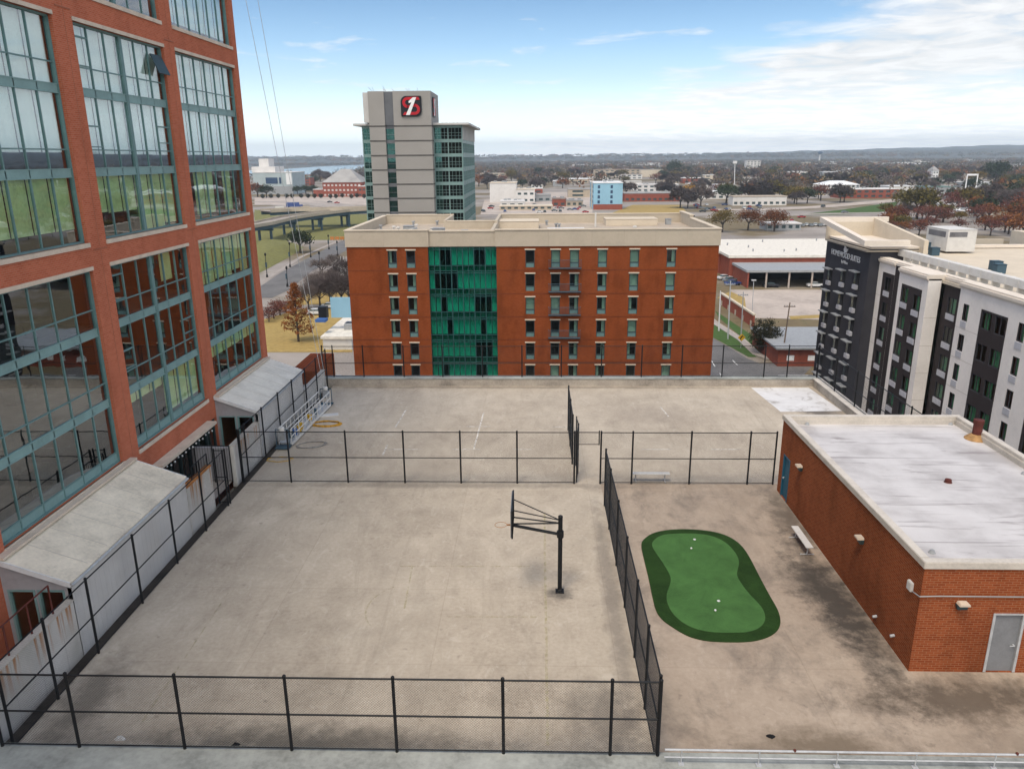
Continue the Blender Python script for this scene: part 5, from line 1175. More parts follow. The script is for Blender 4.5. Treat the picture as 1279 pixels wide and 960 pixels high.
B_ = [
 (612, 645, 253, 24, 'white_far', 'cream windowless block beside the glass office tower', 'cream_light', 30, 0), (645, 668, 253, 16, 'white_far', 'lower cream annexe next to the windowless block', 'cream_light', 25, 3),
 (625, 655, 259, 7, 'hvac_white', 'low pale shed with rooftop units before the cream block', 'white_far', 18, 3), (690, 707, 258, 9, 'far_brick', 'small dark red brick store among the flat roofs', 'brown_roof', 16, 2), (707, 728, 258, 7, 'tan_wall', 'low tan store joined to the small red brick store', 'grey_roof', 16, 3),
 (624, 690, 263, 5, 'tan_wall', 'long low tan building with a blue-grey awning behind the apartment roof', 'cream_light', 14, 8), (655, 688, 252, 8, 'hvac_grey', 'grey garage hall with dark bays between the flat roofs', 'grey_roof', 22, 4),
 (780, 849, 252, 10, 'far_brick', 'long low red brick hall right after the blue hotel', 'grey_roof', 22, 10), (795, 848, 240, 9, 'white_far', 'row of white and grey painted shopfronts behind the red brick hall', 'white_far', 20, 7),
 (742, 800, 221, 9, 'tan_wall', 'wide tan school building with many windows among bare trees', 'brown_roof', 30, 9), (776, 802, 224, 6, 'white_far', 'small white chapel-like house with arched openings by the school', 'brown_roof', 15, 4), (800, 828, 221, 9, 'cream_light', 'cream hall with a curved-looking grey roof next to the school', 'grey_roof', 26, 0),
 (870, 922, 249, 9, 'white_far', 'white strip store with a blue fascia band', 'white_paint', 18, 6), (915, 982, 257, 11, 'white_far', 'long white workshop with round dark wall openings', 'roof_tan', 14, 9), (690, 735, 229, 5, 'tan_wall', 'low tan depot with a white roof before the dark wood', 'white_paint', 40, 6),
 (735, 760, 226, 4, 'white_far', 'low white depot hall next to the tan depot', 'white_paint', 30, 4), (600, 632, 222, 5, 'tan_wall', 'low tan block peeking out by the office tower', 'cream_light', 25, 4),
 (932, 949, 214, 13, 'white_far', 'tall cream apartment slab standing above the distant woods', 'white_far', 20, 4), (1003, 1012, 210, 7, 'tan_wall', 'small pinkish tower block above the distant woods', 'white_far', 20, 2),
 (1027, 1073, 240, 9, 'white_far', 'white pavilion with a bright hipped roof and columns', 'white_paint', 28, 9, 3.5), (1050, 1122, 248, 11, 'far_brick', 'long red brick store with a red sign fascia', 'white_far', 24, 8), (1110, 1140, 241, 8, 'hvac_white', 'white sales office by the parked cars', 'white_paint', 20, 4),
 (1156, 1192, 241, 7, 'hvac_grey', 'grey flat workshop with teal front beyond the goal-like gantry', 'green_roof', 22, 6), (1060, 1100, 216, 5, 'white_far', 'pale warehouse behind the pavilion woods', 'white_paint', 40, 5), (1080, 1111, 224, 5, 'white_far', 'low white roof among dark trees past the pavilion', 'white_paint', 26, 3),
 (985, 1008, 222, 7, 'white_far', 'plain white barn-like hall in the distant trees', 'white_far', 30, 2), (1010, 1032, 228, 6, 'tan_wall', 'little tan house row in front of the barn-like hall', 'grey_roof', 15, 3), (1164, 1171, 226, 13, 'white_paint', 'white church with a steep roof in the wooded slope', 'grey_roof', 16, 2, 5.0),
 (880, 905, 225, 6, 'cream_light', 'cream shed below the orange autumn tree', 'white_far', 20, 3), (860, 884, 236, 6, 'white_far', 'white-fronted shop near the yellow-leaved tree', 'white_far', 20, 4), (893, 918, 238, 7, 'white_paint', 'white tank shed with a dark round opening', 'white_paint', 15, 1),
 (1186, 1222, 249, 6, 'hvac_grey', 'low grey sheds behind the red bushes', 'white_far', 18, 4), (1175, 1200, 262, 6, 'white_far', 'white-roofed house half hidden in the rust bushes', 'white_paint', 14, 3), (1200, 1240, 269, 5, 'white_far', 'long white-roofed store behind the bare red trees', 'white_paint', 16, 5), (1246, 1279, 226, 6, 'tan_wall', 'tan house under the wooded ridge', 'navy', 18, 3), (957, 1000, 288, 8, 'hvac_grey', 'grey truck shed behind the white warehouse roof', 'white_far', 12, 5),
]
for b in B_: bld(b[0], b[1], b[2], b[3], b[4], b[5], b[6], b[7], b[8], b[9] if len(b) > 9 else 0)
RB = random.Random(21); nb = 0
KN = (('white_far', 'white_far', 'small white flat-roofed store among the distant trees', 3), ('tan_wall', 'grey_roof', 'small tan store with a grey roof among the distant trees', 2), ('far_brick', 'white_far', 'small red brick store with a pale roof among the distant trees', 3), ('hvac_grey', 'white_paint', 'small grey shed with a bright white roof among the distant trees', 0))
while nb < 84:
    x = RB.uniform(596, 1285); y = RB.choice((RB.uniform(207, 222), RB.uniform(220, 262)))
    if y > 244 and 845 < x: continue
    if 950 < x and y > 236 and x < 1279: continue
    p = at(x, y, G); w_ = RB.uniform(12, 40)*960/p.y
    if any(a-8 < p.x < b+8+w_*p.y/960 and c-20 < p.y < d+20 for a, b, c, d in FOOT): continue
    k = RB.choice((0, 0, 1, 1, 2, 3)); q = KN[k]; nb += 1
    bld(x, x+w_, y, RB.uniform(4.5, 8)*960/p.y*1.0, q[0], q[2], q[1], RB.uniform(12, 26), q[3], group='distant stores: '+q[0])
nw = 0
while nw < 46:
    x = RB.uniform(596, 1285); y = RB.uniform(200.5, 212); p = at(x, y, G); nw += 1; w_ = RB.uniform(35, 110)*960/p.y
    bld(x, x+w_, y, RB.uniform(8, 11)*960/p.y, RB.choice(('white_far', 'tan_wall', 'hvac_white')), 'long pale flat-roofed warehouse far out in the winter woods', 'white_paint', RB.uniform(40, 90), 0, name='distant_warehouse', group='warehouses in the far woods')
for k in range(54):
    x = RB.uniform(602, 735) if k < 28 else RB.uniform(868, 950); y = RB.uniform(256, 266); q = at(x, y, G)
    if any(a-4 < q.x < b+4 and c-3 < q.y < d for a, b, c, d in [(f[0]+6, f[1]-6, f[2]+45, f[3]) for f in FOOT]): continue
    car(x, y, RB.choice(('car_white', 'car_grey', 'car_dark', 'car_red', 'car_blue')), 'small parked car in the lots behind the apartment block', RB.choice((0, 1.57, 1.6)), group='cars in the lots behind the apartments')
# left-hand district
t, x0, x1, y, h = bld(318, 367, 243, 27, 'museum', 'pale grey museum box with a wide dark ribbon window', 'white_far', 45, 0, name='museum')
f_ = Fr((0, y, 0), (1, 0, 0), (0, -1, 0)); w = MB(); u = lambda q: x0+(x1-x0)*q
MB().box(f_, u(.32), u(.62), .0, .3, G+h*.5, G+h*.78).build('window', 'navy', t); MB().box(f_, u(.66), u(.71), 0, .3, G+h*.5, G+h*.78).build('window', 'navy', t); MB().box(f_, u(.84), u(.98), .0, .4, G+h*.45, G+h*.97).build('banner', 'white_paint', t)
MB().box(f_, u(-.1), u(1.0), .01, .5, G, G+h*.38).build('base_wall', 'hvac_grey', t); MB().box(W, u(-.1), u(.5), y+10, y+40, G+h+.5, G+h+6).box(W, u(.05), u(.3), y+16, y+34, G+h+6.01, G+h+14).build('roof_block', 'white_far', t)
bld(404, 452, 246, 18, 'far_brick', 'red brick hall with a broad pale hipped roof near the river', 'grey_roof', 40, 10, 12.0, winm='white_far'); bld(392, 406, 246, 9, 'far_brick', 'low red brick side wing of the hall near the river', 'white_far', 30, 3); bld(448, 462, 246, 13, 'far_brick', 'red brick block between the hall and the glass tower', 'white_far', 30, 3); bld(366, 388, 232, 10, 'far_brick', 'small red brick house on the river bank', 'green_roof', 20, 3)
t, *_ = bld(404, 440, 437, 12, 'hvac_white', 'flat-roofed plant building with a bright blue painted roof wall', 'shed_roof_white', 26, 0)
p = at(421, 432, G); MB().box(W, p.x-1.5, p.x+6, p.y+3, p.y+3.4, G+5, G+9).build('blue_screen', 'sky_paint' if 'sky_paint' in MATS else 'pale_blue', t); unit(p.x-3, p.y+3, G+5, 1.6, 1.6, 2.2, 'black_paint', 'chiller', t); MB().box(W, p.x-3.5, p.x-1.5, p.y-1.5, p.y+.5, G+5, G+5.5).build('tank', 'sign_blue', t)
# highway: lower road, curved ramps on piers
sheet('lawn', [(p.x, p.y) for p in ga((318, 262), (460, 268), (460, 300), (360, 300), (318, 345))], 'bank_grass', .03)
ribbon('road', ga((318, 372), (340, 362), (370, 340), (405, 320), (430, 306), (450, 296)), 9.5, 'asphalt', .06)
ribbon('pavement', ga((318, 352), (330, 351), (376, 321), (425, 300)), 1.6, 'pavement', .08)
ribbon('pavement', ga((318, 396), (333, 394), (375, 383), (440, 381)), 2.0, 'pavement', .07)
sheet('lawn', [(p.x, p.y) for p in ga((318, 440), (440, 440), (445, 384), (375, 386), (333, 398), (318, 400))], 'lawn_straw', .05)
sheet('lawn', [(p.x, p.y) for p in ga((333, 393), (375, 381), (442, 379), (442, 366), (385, 366))], 'lawn_straw', .045)
sheet('plaza', [(p.x, p.y) for p in ga((318, 246), (460, 246), (460, 256), (318, 256))], 'lot_concrete', .03)
hb = MB(); bx_ = [at(x, y, G) for x, y in ((316, 306), (330, 303), (350, 302), (368, 304), (380, 309), (360, 322), (330, 338), (316, 345))]
cx_ = sum((p for p in bx_), Vector())/len(bx_)
hill = [(p.x, p.y, G+.05) for p in bx_]+[(cx_.x+(p.x-cx_.x)*.5-3, cx_.y+(p.y-cx_.y)*.5+4, G+2.6) for p in bx_]
n = len(bx_); MB().add(hill, [(i, (i+1) % n, (i+1) % n+n, i+n) for i in range(n)]+[tuple(range(n, 2*n))]).build('terrain', 'bank_grass', kind='structure', smooth=True)
def ramp_bridge(label, pts, w_, zt, m='highway', piers=(), slab=1.5):
    P = [Vector((p[0], p[1], z)) for p, z in zip(pts, zt)]; t = thing('bridge', (P[0].x, P[0].y, G), label, 'bridge'); Lf = []; Rt = []
    for i, p in enumerate(P):
        d = P[min(i+1, len(P)-1)]-P[max(i-1, 0)]; d.z = 0; d.normalize(); n = Vector((-d.y, d.x, 0)); Lf.append(p+n*w_/2); Rt.append(p-n*w_/2)
    dk = MB(); br_ = MB(); gd = MB(); z = Vector((0, 0, 1))
    for i in range(len(P)-1):
        a, b, c, d = Lf[i], Lf[i+1], Rt[i+1], Rt[i]
        dk.add([a, b, c, d, a-z*.5, b-z*.5, c-z*.5, d-z*.5], [(0, 1, 2, 3), (4, 5, 6, 7), (0, 1, 5, 4), (3, 2, 6, 7)])
        for (e, f2) in ((a, b), (d, c)):
            s_ = (a-d).normalized()*.2
            br_.add([e-s_-z*.45, f2-s_-z*.45, f2-s_+z*.95, e-s_+z*.95, e+s_-z*.45, f2+s_-z*.45, f2+s_+z*.95, e+s_+z*.95], [(0, 1, 2, 3), (4, 5, 6, 7), (2, 3, 7, 6), (0, 1, 5, 4)])
            s2 = (a-d).normalized()*.9*(1 if e is d else -1)
            gd.add([e+s2-z*.5, f2+s2-z*.5, f2+s2-z*(.5+slab), e+s2-z*(.5+slab), e+s2*1.3-z*.5, f2+s2*1.3-z*.5, f2+s2*1.3-z*(.5+slab), e+s2*1.3-z*(.5+slab)], [(0, 1, 2, 3), (4, 5, 6, 7), (2, 3, 7, 6)])
    dk.build('deck', m, t); br_.build('barrier', 'highway_barrier', t); gd.build('girder', 'steel_blue', t)
    for k in piers:
        p = P[k]; n = (Lf[k]-Rt[k]).normalized(); q = MB()
        for s_ in (-.3, .3): c = p+n*w_*s_; q.tube((c.x, c.y, G), (c.x, c.y, p.z-slab-1.2), .6, 10)
        q.tube(p+n*w_*.42-z*(slab+1.0), p-n*w_*.42-z*(slab+1.0), .7, 8); q.build('pier', 'steel_blue', t)
    return t
def zpts(L): return [at(x, y, z) for x, y, z in L], [z for *_, z in L]
pp, zz = zpts([(300, 284, -11), (330, 279, -11), (360, 272, -11), (395, 267, -10.8), (430, 263, -10.6), (462, 261, -10.4), (520, 258, -10)])
ramp_bridge('curved highway ramp on blue steel girders, the lower and closer one', pp, 9, zz, piers=(1, 2, 3, 4))
pp, zz = zpts([(296, 271, -10), (330, 269, -10), (370, 268.5, -10), (410, 267.5, -10), (450, 266, -10), (520, 263, -10)])
ramp_bridge('straight highway viaduct behind the curved ramp', [Vector((p.x, p.y+40, p.z)) for p in pp], 12, zz, piers=(1, 2, 3, 4))
ribbon('highway', ga((300, 253), (345, 252), (385, 254), (420, 259), (462, 267)), 16, 'highway', .10)
ribbon('highway', ga((300, 256), (345, 256), (390, 261), (415, 266)), 9, 'pavement', .12)
ribbon('highway', ga((395, 251), (430, 256), (465, 264)), 10, 'highway', .11)
# highway to the far side
ribbon('road', ga((880, 262), (960, 262), (1030, 258), (1100, 252), (1160, 246)), 16, 'lot_concrete', .10); ribbon('road', ga((880, 272), (960, 270), (1040, 267), (1100, 266)), 10, 'highway', .12)
sheet('lawn', [(p.x, p.y) for p in ga((985, 270), (1060, 261), (1120, 252), (1120, 263), (1060, 268))], 'lawn_green', .08)
sheet('field', [(p.x, p.y) for p in ga((930, 241), (975, 233), (1020, 236), (1030, 244))], 'lawn_straw', .08)
sheet('car_park', [(p.x, p.y) for p in ga((1105, 243), (1270, 243), (1279, 252), (1160, 252))], 'lot_concrete', .09)
sheet('car_park', [(p.x, p.y) for p in ga((600, 268), (740, 268), (740, 240), (660, 240), (605, 250))], 'lot_concrete', .09)
sheet('field', [(p.x, p.y) for p in ga((760, 268), (860, 268), (850, 256), (790, 256))], 'lawn_straw', .07)
for a in ((1020, 202, 1180, 198, 'lawn_straw'), (1100, 206, 1190, 203, 'tan_wall')): sheet('field', [(p.x, p.y) for p in ga((a[0], a[1]+1.2), (a[2], a[1]+1.0), (a[2], a[3]), (a[0], a[3]+1))], a[4], .3)
# posts and signs along the left street
for k, (a, b_) in enumerate((((120, 285), (108, 150)), ((265, 220), (260, 80)), ((395, 160), (390, 55)), ((510, 108), (505, 30)), ((455, 270), (447, 140)), ((248, 345), (242, 235)), ((565, 150), (560, 70)))):
    q = lambda p: (310+p[0]/5.05, 290+p[1]/5.05)
    t = pole(*q(a), *q(b_), ('black street lamp on the grass bank closest to the tower corner', 'black street lamp at the foot of the grassy hill', 'black street lamp beside the round dark tree', 'black street lamp farthest up the street by the orange barrier', 'black street lamp among the bare trees below the street', 'black street lamp above the top of the rusty cypress', 'black street lamp by the white poles close to the apartments')[k], 'black_metal', .13, 'street_lamp', False, cat='street lamp')
    b0 = at(*q(a), G); tp = aty(*q(b_), b0.y); MB().lathe(tp, [(.15, 0), (.32, .3), (.28, .75), (.08, 1.0)], 8).build('lantern', 'black_metal', t); MB().lathe(b0, [(.35, 0), (.3, .7), (.15, 1.1)], 8).build('base', 'black_metal', t)
    bn = aty(q(a)[0], (q(a)[1]+q(b_)[1])/2, b0.y); MB().box(W, bn.x-.55, bn.x+.0, b0.y-.04, b0.y+.04, bn.z-.2, bn.z+1.3).build('banner', 'steel_blue', t)
for k, px_ in enumerate((426, 429.5, 433)):
    pole(px_, 344, px_-.6, 320, ('first slim white pole from the cypress near the apartment corner', 'middle slim white pole of three near the apartment corner', 'slim white pole closest to the apartment wall')[k], 'white_metal', .10, 'flag_pole', False)
t = pole(917, 239, 918, 203, 'tall pale floodlight mast above the white strip store', 'white_metal', .5, 'floodlight_mast', False, cat='light mast'); p = aty(918, 203, at(917, 239, G).y); MB().box(W, p.x-2, p.x+2, p.y-.5, p.y+.5, p.z-1, p.z+1.5).build('lamp_head', 'white_metal', t)
p, q = at(1204, 247, G), at(1217, 247, G); t = thing('sign_gantry', (p.x, p.y, G), 'white goal-shaped steel frame standing by the far road', 'sign gantry'); h = 19
MB().tube(p, p+Vector((0, 0, h)), .45, 6).build('post', 'white_paint', t); MB().tube(q, q+Vector((0, 0, h)), .45, 6).build('post', 'white_paint', t); MB().box(W, p.x, q.x, p.y-.3, p.y+.3, G+h-1.4, G+h).build('beam', 'white_paint', t)
p = at(1023, 204, G); t = thing('water_tower', p, 'white water tower with a dark cap on the skyline', 'water tower'); MB().tube(p, p+Vector((0, 0, 36)), 3.5, 10).build('shaft', 'white_far', t); MB().lathe(p+Vector((0, 0, 36)), [(3.5, 0), (10, 5), (10, 9), (4, 13)], 14).build('tank', 'navy', t)
t = thing('road_barrier', at(421, 301, G), 'orange striped road barrier at the top of the tree-lined street', 'barrier'); p = at(421, 301, G)
for k in range(3): MB().box(W, p.x-3+k*2.2, p.x-1.2+k*2.2, p.y, p.y+.2, G+.5+.03*k, G+1.9).build('board', 'orange_sign' if 'orange_sign' in MATS else 'rust_orange', t); MB().box(W, p.x-2.2+k*2.2, p.x-2.0+k*2.2, p.y+.02, p.y+.4, G, G+.5).build('foot', 'galvanised', t)
for k, (x, y, w_) in enumerate(((350, 262, 11), (382, 262, 12))):
    p = at(x, 268, G); q = aty(x, y, p.y); t = thing('highway_sign', p, ('pale highway sign back above the straight viaduct', 'brownish highway sign back beside the dark blue truck')[k], 'road sign'); hw = w_*p.y/960/2
    for s_ in (-.7, .7): MB().tube((p.x+s_*hw, p.y, G), (p.x+s_*hw, p.y, q.z+1.5), .2, 6).build('post', 'galvanised', t)
    MB().box(W, p.x-hw, p.x+hw, p.y-.3, p.y-.1, q.z-1.8, q.z+2.2).build('panel', ('hvac_white', 'tan_wall')[k], t)
# ================================================================ trees
def vein(name, cols):
    m, nt, b = new_mat(name); v = objco(nt); oi = nn(nt, 'ShaderNodeObjectInfo'); L = nt.links
    n = noise(nt, v, .55, 4); f = math_(nt, 'ADD', math_(nt, 'MULTIPLY', n, .7), math_(nt, 'MULTIPLY', oi.outputs['Random'], .3))
    L.new(ramp(nt, f, [(.3, cols[0]), (.5, cols[1]), (.68, cols[2])]), b.inputs['Base Color']); b.inputs['Roughness'].default_value = .9; b.inputs['Specular IOR Level'].default_value = .1
vein('twigs', ((.070, .056, .055), (.098, .078, .074), (.125, .10, .09)))
vein('rust_leaves', ((.11, .040, .016), (.17, .062, .022), (.22, .09, .03)))
vein('red_leaves', ((.10, .035, .030), (.14, .050, .036), (.16, .07, .05)))
vein('olive_leaves', ((.075, .062, .016), (.115, .088, .022), (.16, .105, .03)))
vein('gold_leaves', ((.17, .095, .02), (.24, .13, .025), (.30, .17, .04)))
vein('dark_leaves', ((.018, .026, .014), (.03, .042, .020), (.042, .055, .028)))
vein('cypress_leaves', ((.17, .058, .018), (.25, .088, .026), (.30, .125, .04)))
vein('hedge_leaves', ((.020, .024, .016), (.034, .036, .022), (.055, .045, .03)))
def limbs(mb, tips, p, d, L_, r, lev, maxlev, spread, R):
    q = p+d*L_; mb.tube(p, q, r, 5 if lev else 8, r*.62, cap=False)
    if lev >= maxlev: tips.append((q, d)); return
    k = R.choice((3, 3, 4)) if lev else 5
    for i in range(k):
        a = 2*math.pi*(i+R.random()*.6)/k; x = d.orthogonal().normalized(); y = d.cross(x)
        nd = (d*(.75 if lev else .62)+(x*_c(a)+y*_s(a))*spread*R.uniform(.6, 1.15)+Vector((0, 0, .12))).normalized()
        limbs(mb, tips, p+d*L_*R.uniform(.7, 1.0), nd, L_*R.uniform(.62, .82), r*.58, lev+1, maxlev, spread, R)
def leafmesh(tips, n, size, sig, R, elong=1.0, up=0.):
    mb = MB(); vs = []; fs = []
    for q, d in tips:
        for _ in range(n):
            c = q+Vector((R.gauss(0, sig), R.gauss(0, sig), R.gauss(0, sig*.8)))
            a = Vector((R.gauss(0, 1), R.gauss(0, 1), R.gauss(0, 1)+up)).normalized(); b = a.orthogonal().normalized(); b = b*_c(R.random()*6)+a.cross(b)*_s(R.random()*6)
            s = size*R.uniform(.6, 1.3); o = len(vs)
            vs += [c-a*s*elong-b*s*.5, c+b*s*.45*(1 if elong < 1.5 else .25), c+a*s*elong, c-b*s*.5*(1 if elong < 1.5 else .2)]; fs.append((o, o+1, o+2, o+3))
    return mb.add(vs, fs)
def tree_proto(name, leaf, seed, maxlev=3, n=14, size=.30, sig=.55, spread=.75, L0=2.6, cone=False, twig=False, ball=0):
    R = random.Random(seed); t = thing(name, (0, 0, -500), 'tree', 'tree'); t['_o'] = (0, 0, 0); tr = MB(); tips = []
    if cone:
        tr.tube((0, 0, 0), (0, 0, 10.5), .22, 8, .03)
        for k in range(64):
            f = (k+R.random())/64; z = 1.2+f*9.0; r = (1-f)**.8*3.1*R.uniform(.75, 1.1)+.2; a = k*2.4+R.random(); e = Vector((_c(a)*r, _s(a)*r, z+r*.22)); s0 = Vector((0, 0, z)); tr.tube(s0, e, .045, 4, .015, cap=False)
            for q in (.35, .55, .75, .92, 1.0): tips.append((s0.lerp(e, q), Vector((0, 0, 1))))
    elif ball:
        tr.tube((0, 0, 0), (0, 0, 2.2), .25, 8, .18)
        for k in range(330):
            e = Vector((R.gauss(0, 1), R.gauss(0, 1), R.gauss(0, 1))).normalized()*(R.random()**.33); e = Vector((e.x*2.9, e.y*2.9, e.z*2.7+3.3))*(1+.10*_s(k*1.3)); tips.append((e, Vector((0, 0, 1))))
            if k % 12 == 0: tr.tube((0, 0, 2.0), e, .06, 4, .02, cap=False)
    else: limbs(tr, tips, Vector((0, 0, 0)), Vector((R.gauss(0, .03), R.gauss(0, .03), 1)).normalized(), L0, .24, 0, maxlev, spread, R)
    if twig:
        tw_ = []
        for q, d in tips:
            for _ in range(n):
                e = (d+Vector((R.gauss(0, .55), R.gauss(0, .55), R.gauss(.15, .45)))).normalized(); l = R.uniform(.7, 1.7); s0 = q-d*R.uniform(0, .8); tw_.append((s0, e, l))
        mb = MB(); vs = []; fs = []
        for s0, e, l in tw_:
            w_ = e.orthogonal().normalized()*.022*size; o = len(vs); q = s0+e*l
            vs += [s0-w_, s0+w_, q]; fs.append((o, o+1, o+2))
            for k in range(3):
                b0 = s0+e*l*(.3+.22*k); f2 = (e+Vector((R.gauss(0, .7), R.gauss(0, .7), R.gauss(0, .6)))).normalized(); w2 = f2.orthogonal().normalized()*.016*size; o = len(vs); vs += [b0-w2, b0+w2, b0+f2*l*.5]; fs.append((o, o+1, o+2))
        mb.add(vs, fs)
    else: mb = leafmesh(tips, n, size, sig, R)
    tr.build('trunk', 'bark', t); mb.build('crown', leaf, t)
    hmax = max(q.z for q, d in tips); t['_h'] = hmax+.6; return t
PR = {'bare': [tree_proto('bare_tree', 'twigs', s, 4, 5, 1.5, twig=True, spread=.72, L0=2.7) for s in (1, 2, 3)],
      'wood': [tree_proto('bare_tree', 'twigs', s, 3, 22, 6.5, twig=True, spread=.75, L0=3.0) for s in (11, 12)],
      'rust': [tree_proto('autumn_tree', 'rust_leaves', s, 3, 15, .34, .62, .8, 2.2) for s in (4, 5)], 'red': [tree_proto('autumn_tree', 'red_leaves', s, 3, 9, .30, .7, .8, 2.4) for s in (6, 7)],
      'olive': [tree_proto('autumn_tree', 'olive_leaves', s, 3, 17, .34, .6, .75, 2.3) for s in (8, 9)], 'gold': [tree_proto('autumn_tree', 'gold_leaves', 10, 3, 14, .32, .55, .7, 2.6)],
      'dark': [tree_proto('evergreen_tree', 'dark_leaves', s, 3, 18, .36, .6, .7, 2.3) for s in (13, 14)], 'cyp': [tree_proto('cypress_tree', 'cypress_leaves', 15, n=13, size=.17, sig=.20, cone=True)],
      'bush': [tree_proto('shrub', 'hedge_leaves', 16, n=22, size=.16, sig=.26, ball=1)],
      'fine': [tree_proto('autumn_tree', 'rust_leaves', 17, 3, 46, .17, .55, .8, 2.2)], 'fineo': [tree_proto('autumn_tree', 'olive_leaves', 18, 3, 46, .17, .55, .75, 2.3)]}
usedp = set()
def tree(kind, x, y, h, label, group=None, wide=1.0, z=G):
    o0 = random.choice(PR[kind]); s = h/o0['_h']
    o = dup(o0, (x, y, z), random.uniform(0, 6.28), (s*wide, s*wide, s), label, group); o['category'] = 'tree' if kind != 'bush' else 'shrub'
    return o
def treepx(kind, px_, py_, hpx, label, group=None, wide=1.0):
    b = at(px_, py_, G); h = aty(px_, py_-hpx, b.y).z-G; return tree(kind, b.x, b.y, max(h, 2), label, group, wide)
treepx('cyp', 373, 427, 77, 'rust-orange bald cypress standing on the straw lawn by the tower corner', wide=.98)
treepx('bush', 954, 441, 47, 'big round dark evergreen beside the low flat-roofed building', wide=.92)
treepx('dark', 375, 316, 28, 'round dark green tree on the grassy hill by the ramp', wide=1.0)
for k, (x, y, h, w_) in enumerate(((386, 388, 34, 1.1), (400, 384, 38, 1.15), (413, 383, 40, 1.1), (428, 383, 42, 1.1), (437, 381, 38, 1.1), (392, 366, 26, 1.2), (408, 362, 26, 1.2), (422, 358, 26, 1.2), (433, 350, 26, 1.1), (403, 345, 22, 1.2), (417, 338, 22, 1.1))):
    treepx('bare', x, y, h, 'bare grey-brown street tree with bushy twigs between the cypress and the brick apartments', 'bare street trees by the apartments', w_)
for k, (x, y, h) in enumerate(((342, 398, 16), (350, 394, 16), (336, 402, 14), (357, 390, 15), (345, 388, 14))): treepx('red', x, y, h, 'low purplish-red shrub along the street behind the cypress', 'purplish shrubs behind the cypress', 1.4)
for k, (x, y, h, kd) in enumerate(((902, 290, 30, 'fineo'), (934, 288, 27, 'fine'), (967, 289, 28, 'fine'), (1145, 274, 40, 'olive'), (1128, 262, 22, 'olive'), (858, 252, 22, 'gold'), (992, 254, 22, 'olive'), (1008, 254, 20, 'dark'), (982, 252, 15, 'dark'), (842, 221, 20, 'dark'), (1243, 228, 26, 'dark'), (1260, 248, 16, 'dark'))):
    treepx(kd, x, y, h, ('olive-brown round tree by the apartment roof corner', 'first of two russet round-headed trees behind the white warehouse', 'second russet round-headed tree nearer the hotel crown', 'broad golden-olive tree behind the roof crown of the hotel', 'smaller olive tree beside the golden-olive tree', 'yellow-brown tree at the end of the long brick hall', 'olive tree clump next to the white workshop', 'dark green tree next to the white workshop', 'short dark tree touching the white workshop roof', 'dark evergreen clump right of the cream hall'.replace('right of', 'past'), 'tall dark green conifer in the wooded slope', 'dark cypress-like tree among the red bushes')[k], None, 1.15)
# rust and red woods behind the hotel
R = random.Random(3)
for k in range(64):
    x = R.uniform(1105, 1300); y = R.uniform(252, 296); 
    if x < 1150 and y < 268: continue
    kd = R.choice(('rust', 'rust', 'red', 'red', 'olive', 'bare'))
    if x > 1225: kd = R.choice(('red', 'bare', 'dark', 'red', 'rust'))
    treepx(kd, x, y, R.uniform(13, 22)*(1.35 if x > 1225 else 1), {'rust': 'rust-leaved bushy tree in the thicket behind the hotel', 'red': 'thin purplish-red tree in the thicket behind the hotel', 'olive': 'olive-brown tree in the thicket behind the hotel', 'bare': 'bare grey tree in the thicket behind the hotel', 'dark': 'dark evergreen in the thicket behind the hotel'}[kd], 'thicket trees behind the hotel: '+kd, 1.25)
# belts of trees through the town
ROADS = []
for P_, w_ in ((ga((880, 262), (960, 262), (1030, 258), (1100, 252), (1160, 246)), 9), (ga((880, 272), (960, 270), (1040, 267), (1100, 266)), 8), (ga((985, 270), (1060, 261), (1120, 257)), 16), (ga((940, 238), (1025, 240)), 24), (ga((1105, 247), (1275, 248)), 55), (ga((600, 254), (740, 254)), 70)): ROADS += [(a.x, a.y, b.x, b.y, w_) for a, b in zip(P_[:-1], P_[1:])]
def near_road(x, y, m=4):
    for xa, ya, xb, yb, w_ in ROADS:
        t_ = min(1, max(0, ((x-xa)*(xb-xa)+(y-ya)*(yb-ya))/((xb-xa)**2+(yb-ya)**2)))
        if math.hypot(x-xa-t_*(xb-xa), y-ya-t_*(yb-ya)) < w_+m: return True
    return False
n = 0
while n < 360:
    x = R.uniform(598, 1300); y = R.choice((R.uniform(209, 224), R.uniform(216, 236), R.uniform(226, 262)))
    if x < 820 and y > 238 and R.random() < .5: continue
    if 735 < x < 780 and 226 < y: continue
    if near_road(at(x, y, G).x, at(x, y, G).y): continue
    if any(a < at(x, y, G).x < b and c < at(x, y, G).y < d for a, b, c, d in FOOT) and R.random() < .9: continue
    p = at(x, y, G); h = R.uniform(9, 16); kd = R.choices(('wood', 'dark', 'olive', 'red', 'rust'), (54, 16, 13, 11, 6))[0]; n += 1
    tree(kd, p.x, p.y, h, {'wood': 'bare grey-brown tree among the distant town roofs', 'dark': 'dark evergreen among the distant town roofs', 'olive': 'olive-brown tree among the distant town roofs', 'red': 'reddish-brown tree among the distant town roofs', 'rust': 'bright rust-orange tree among the distant town roofs'}[kd], 'distant town trees: '+kd, 1.2)
for k in range(16):
    x = 330+k*9+R.uniform(-2, 2); y = 247.5+R.uniform(-.6, .6); treepx('bush', x, y, 6.5, 'small dark clipped tree in the row before the museum and brick hall', 'clipped trees along the plaza', 1.0)
for x, y, h, kd in ((372, 243, 11, 'dark'), (382, 243, 12, 'dark'), (391, 243, 12, 'dark')): treepx(kd, x, y, h, 'dark rounded tree standing taller behind the clipped row', 'taller dark trees behind the clipped row', 1.2)
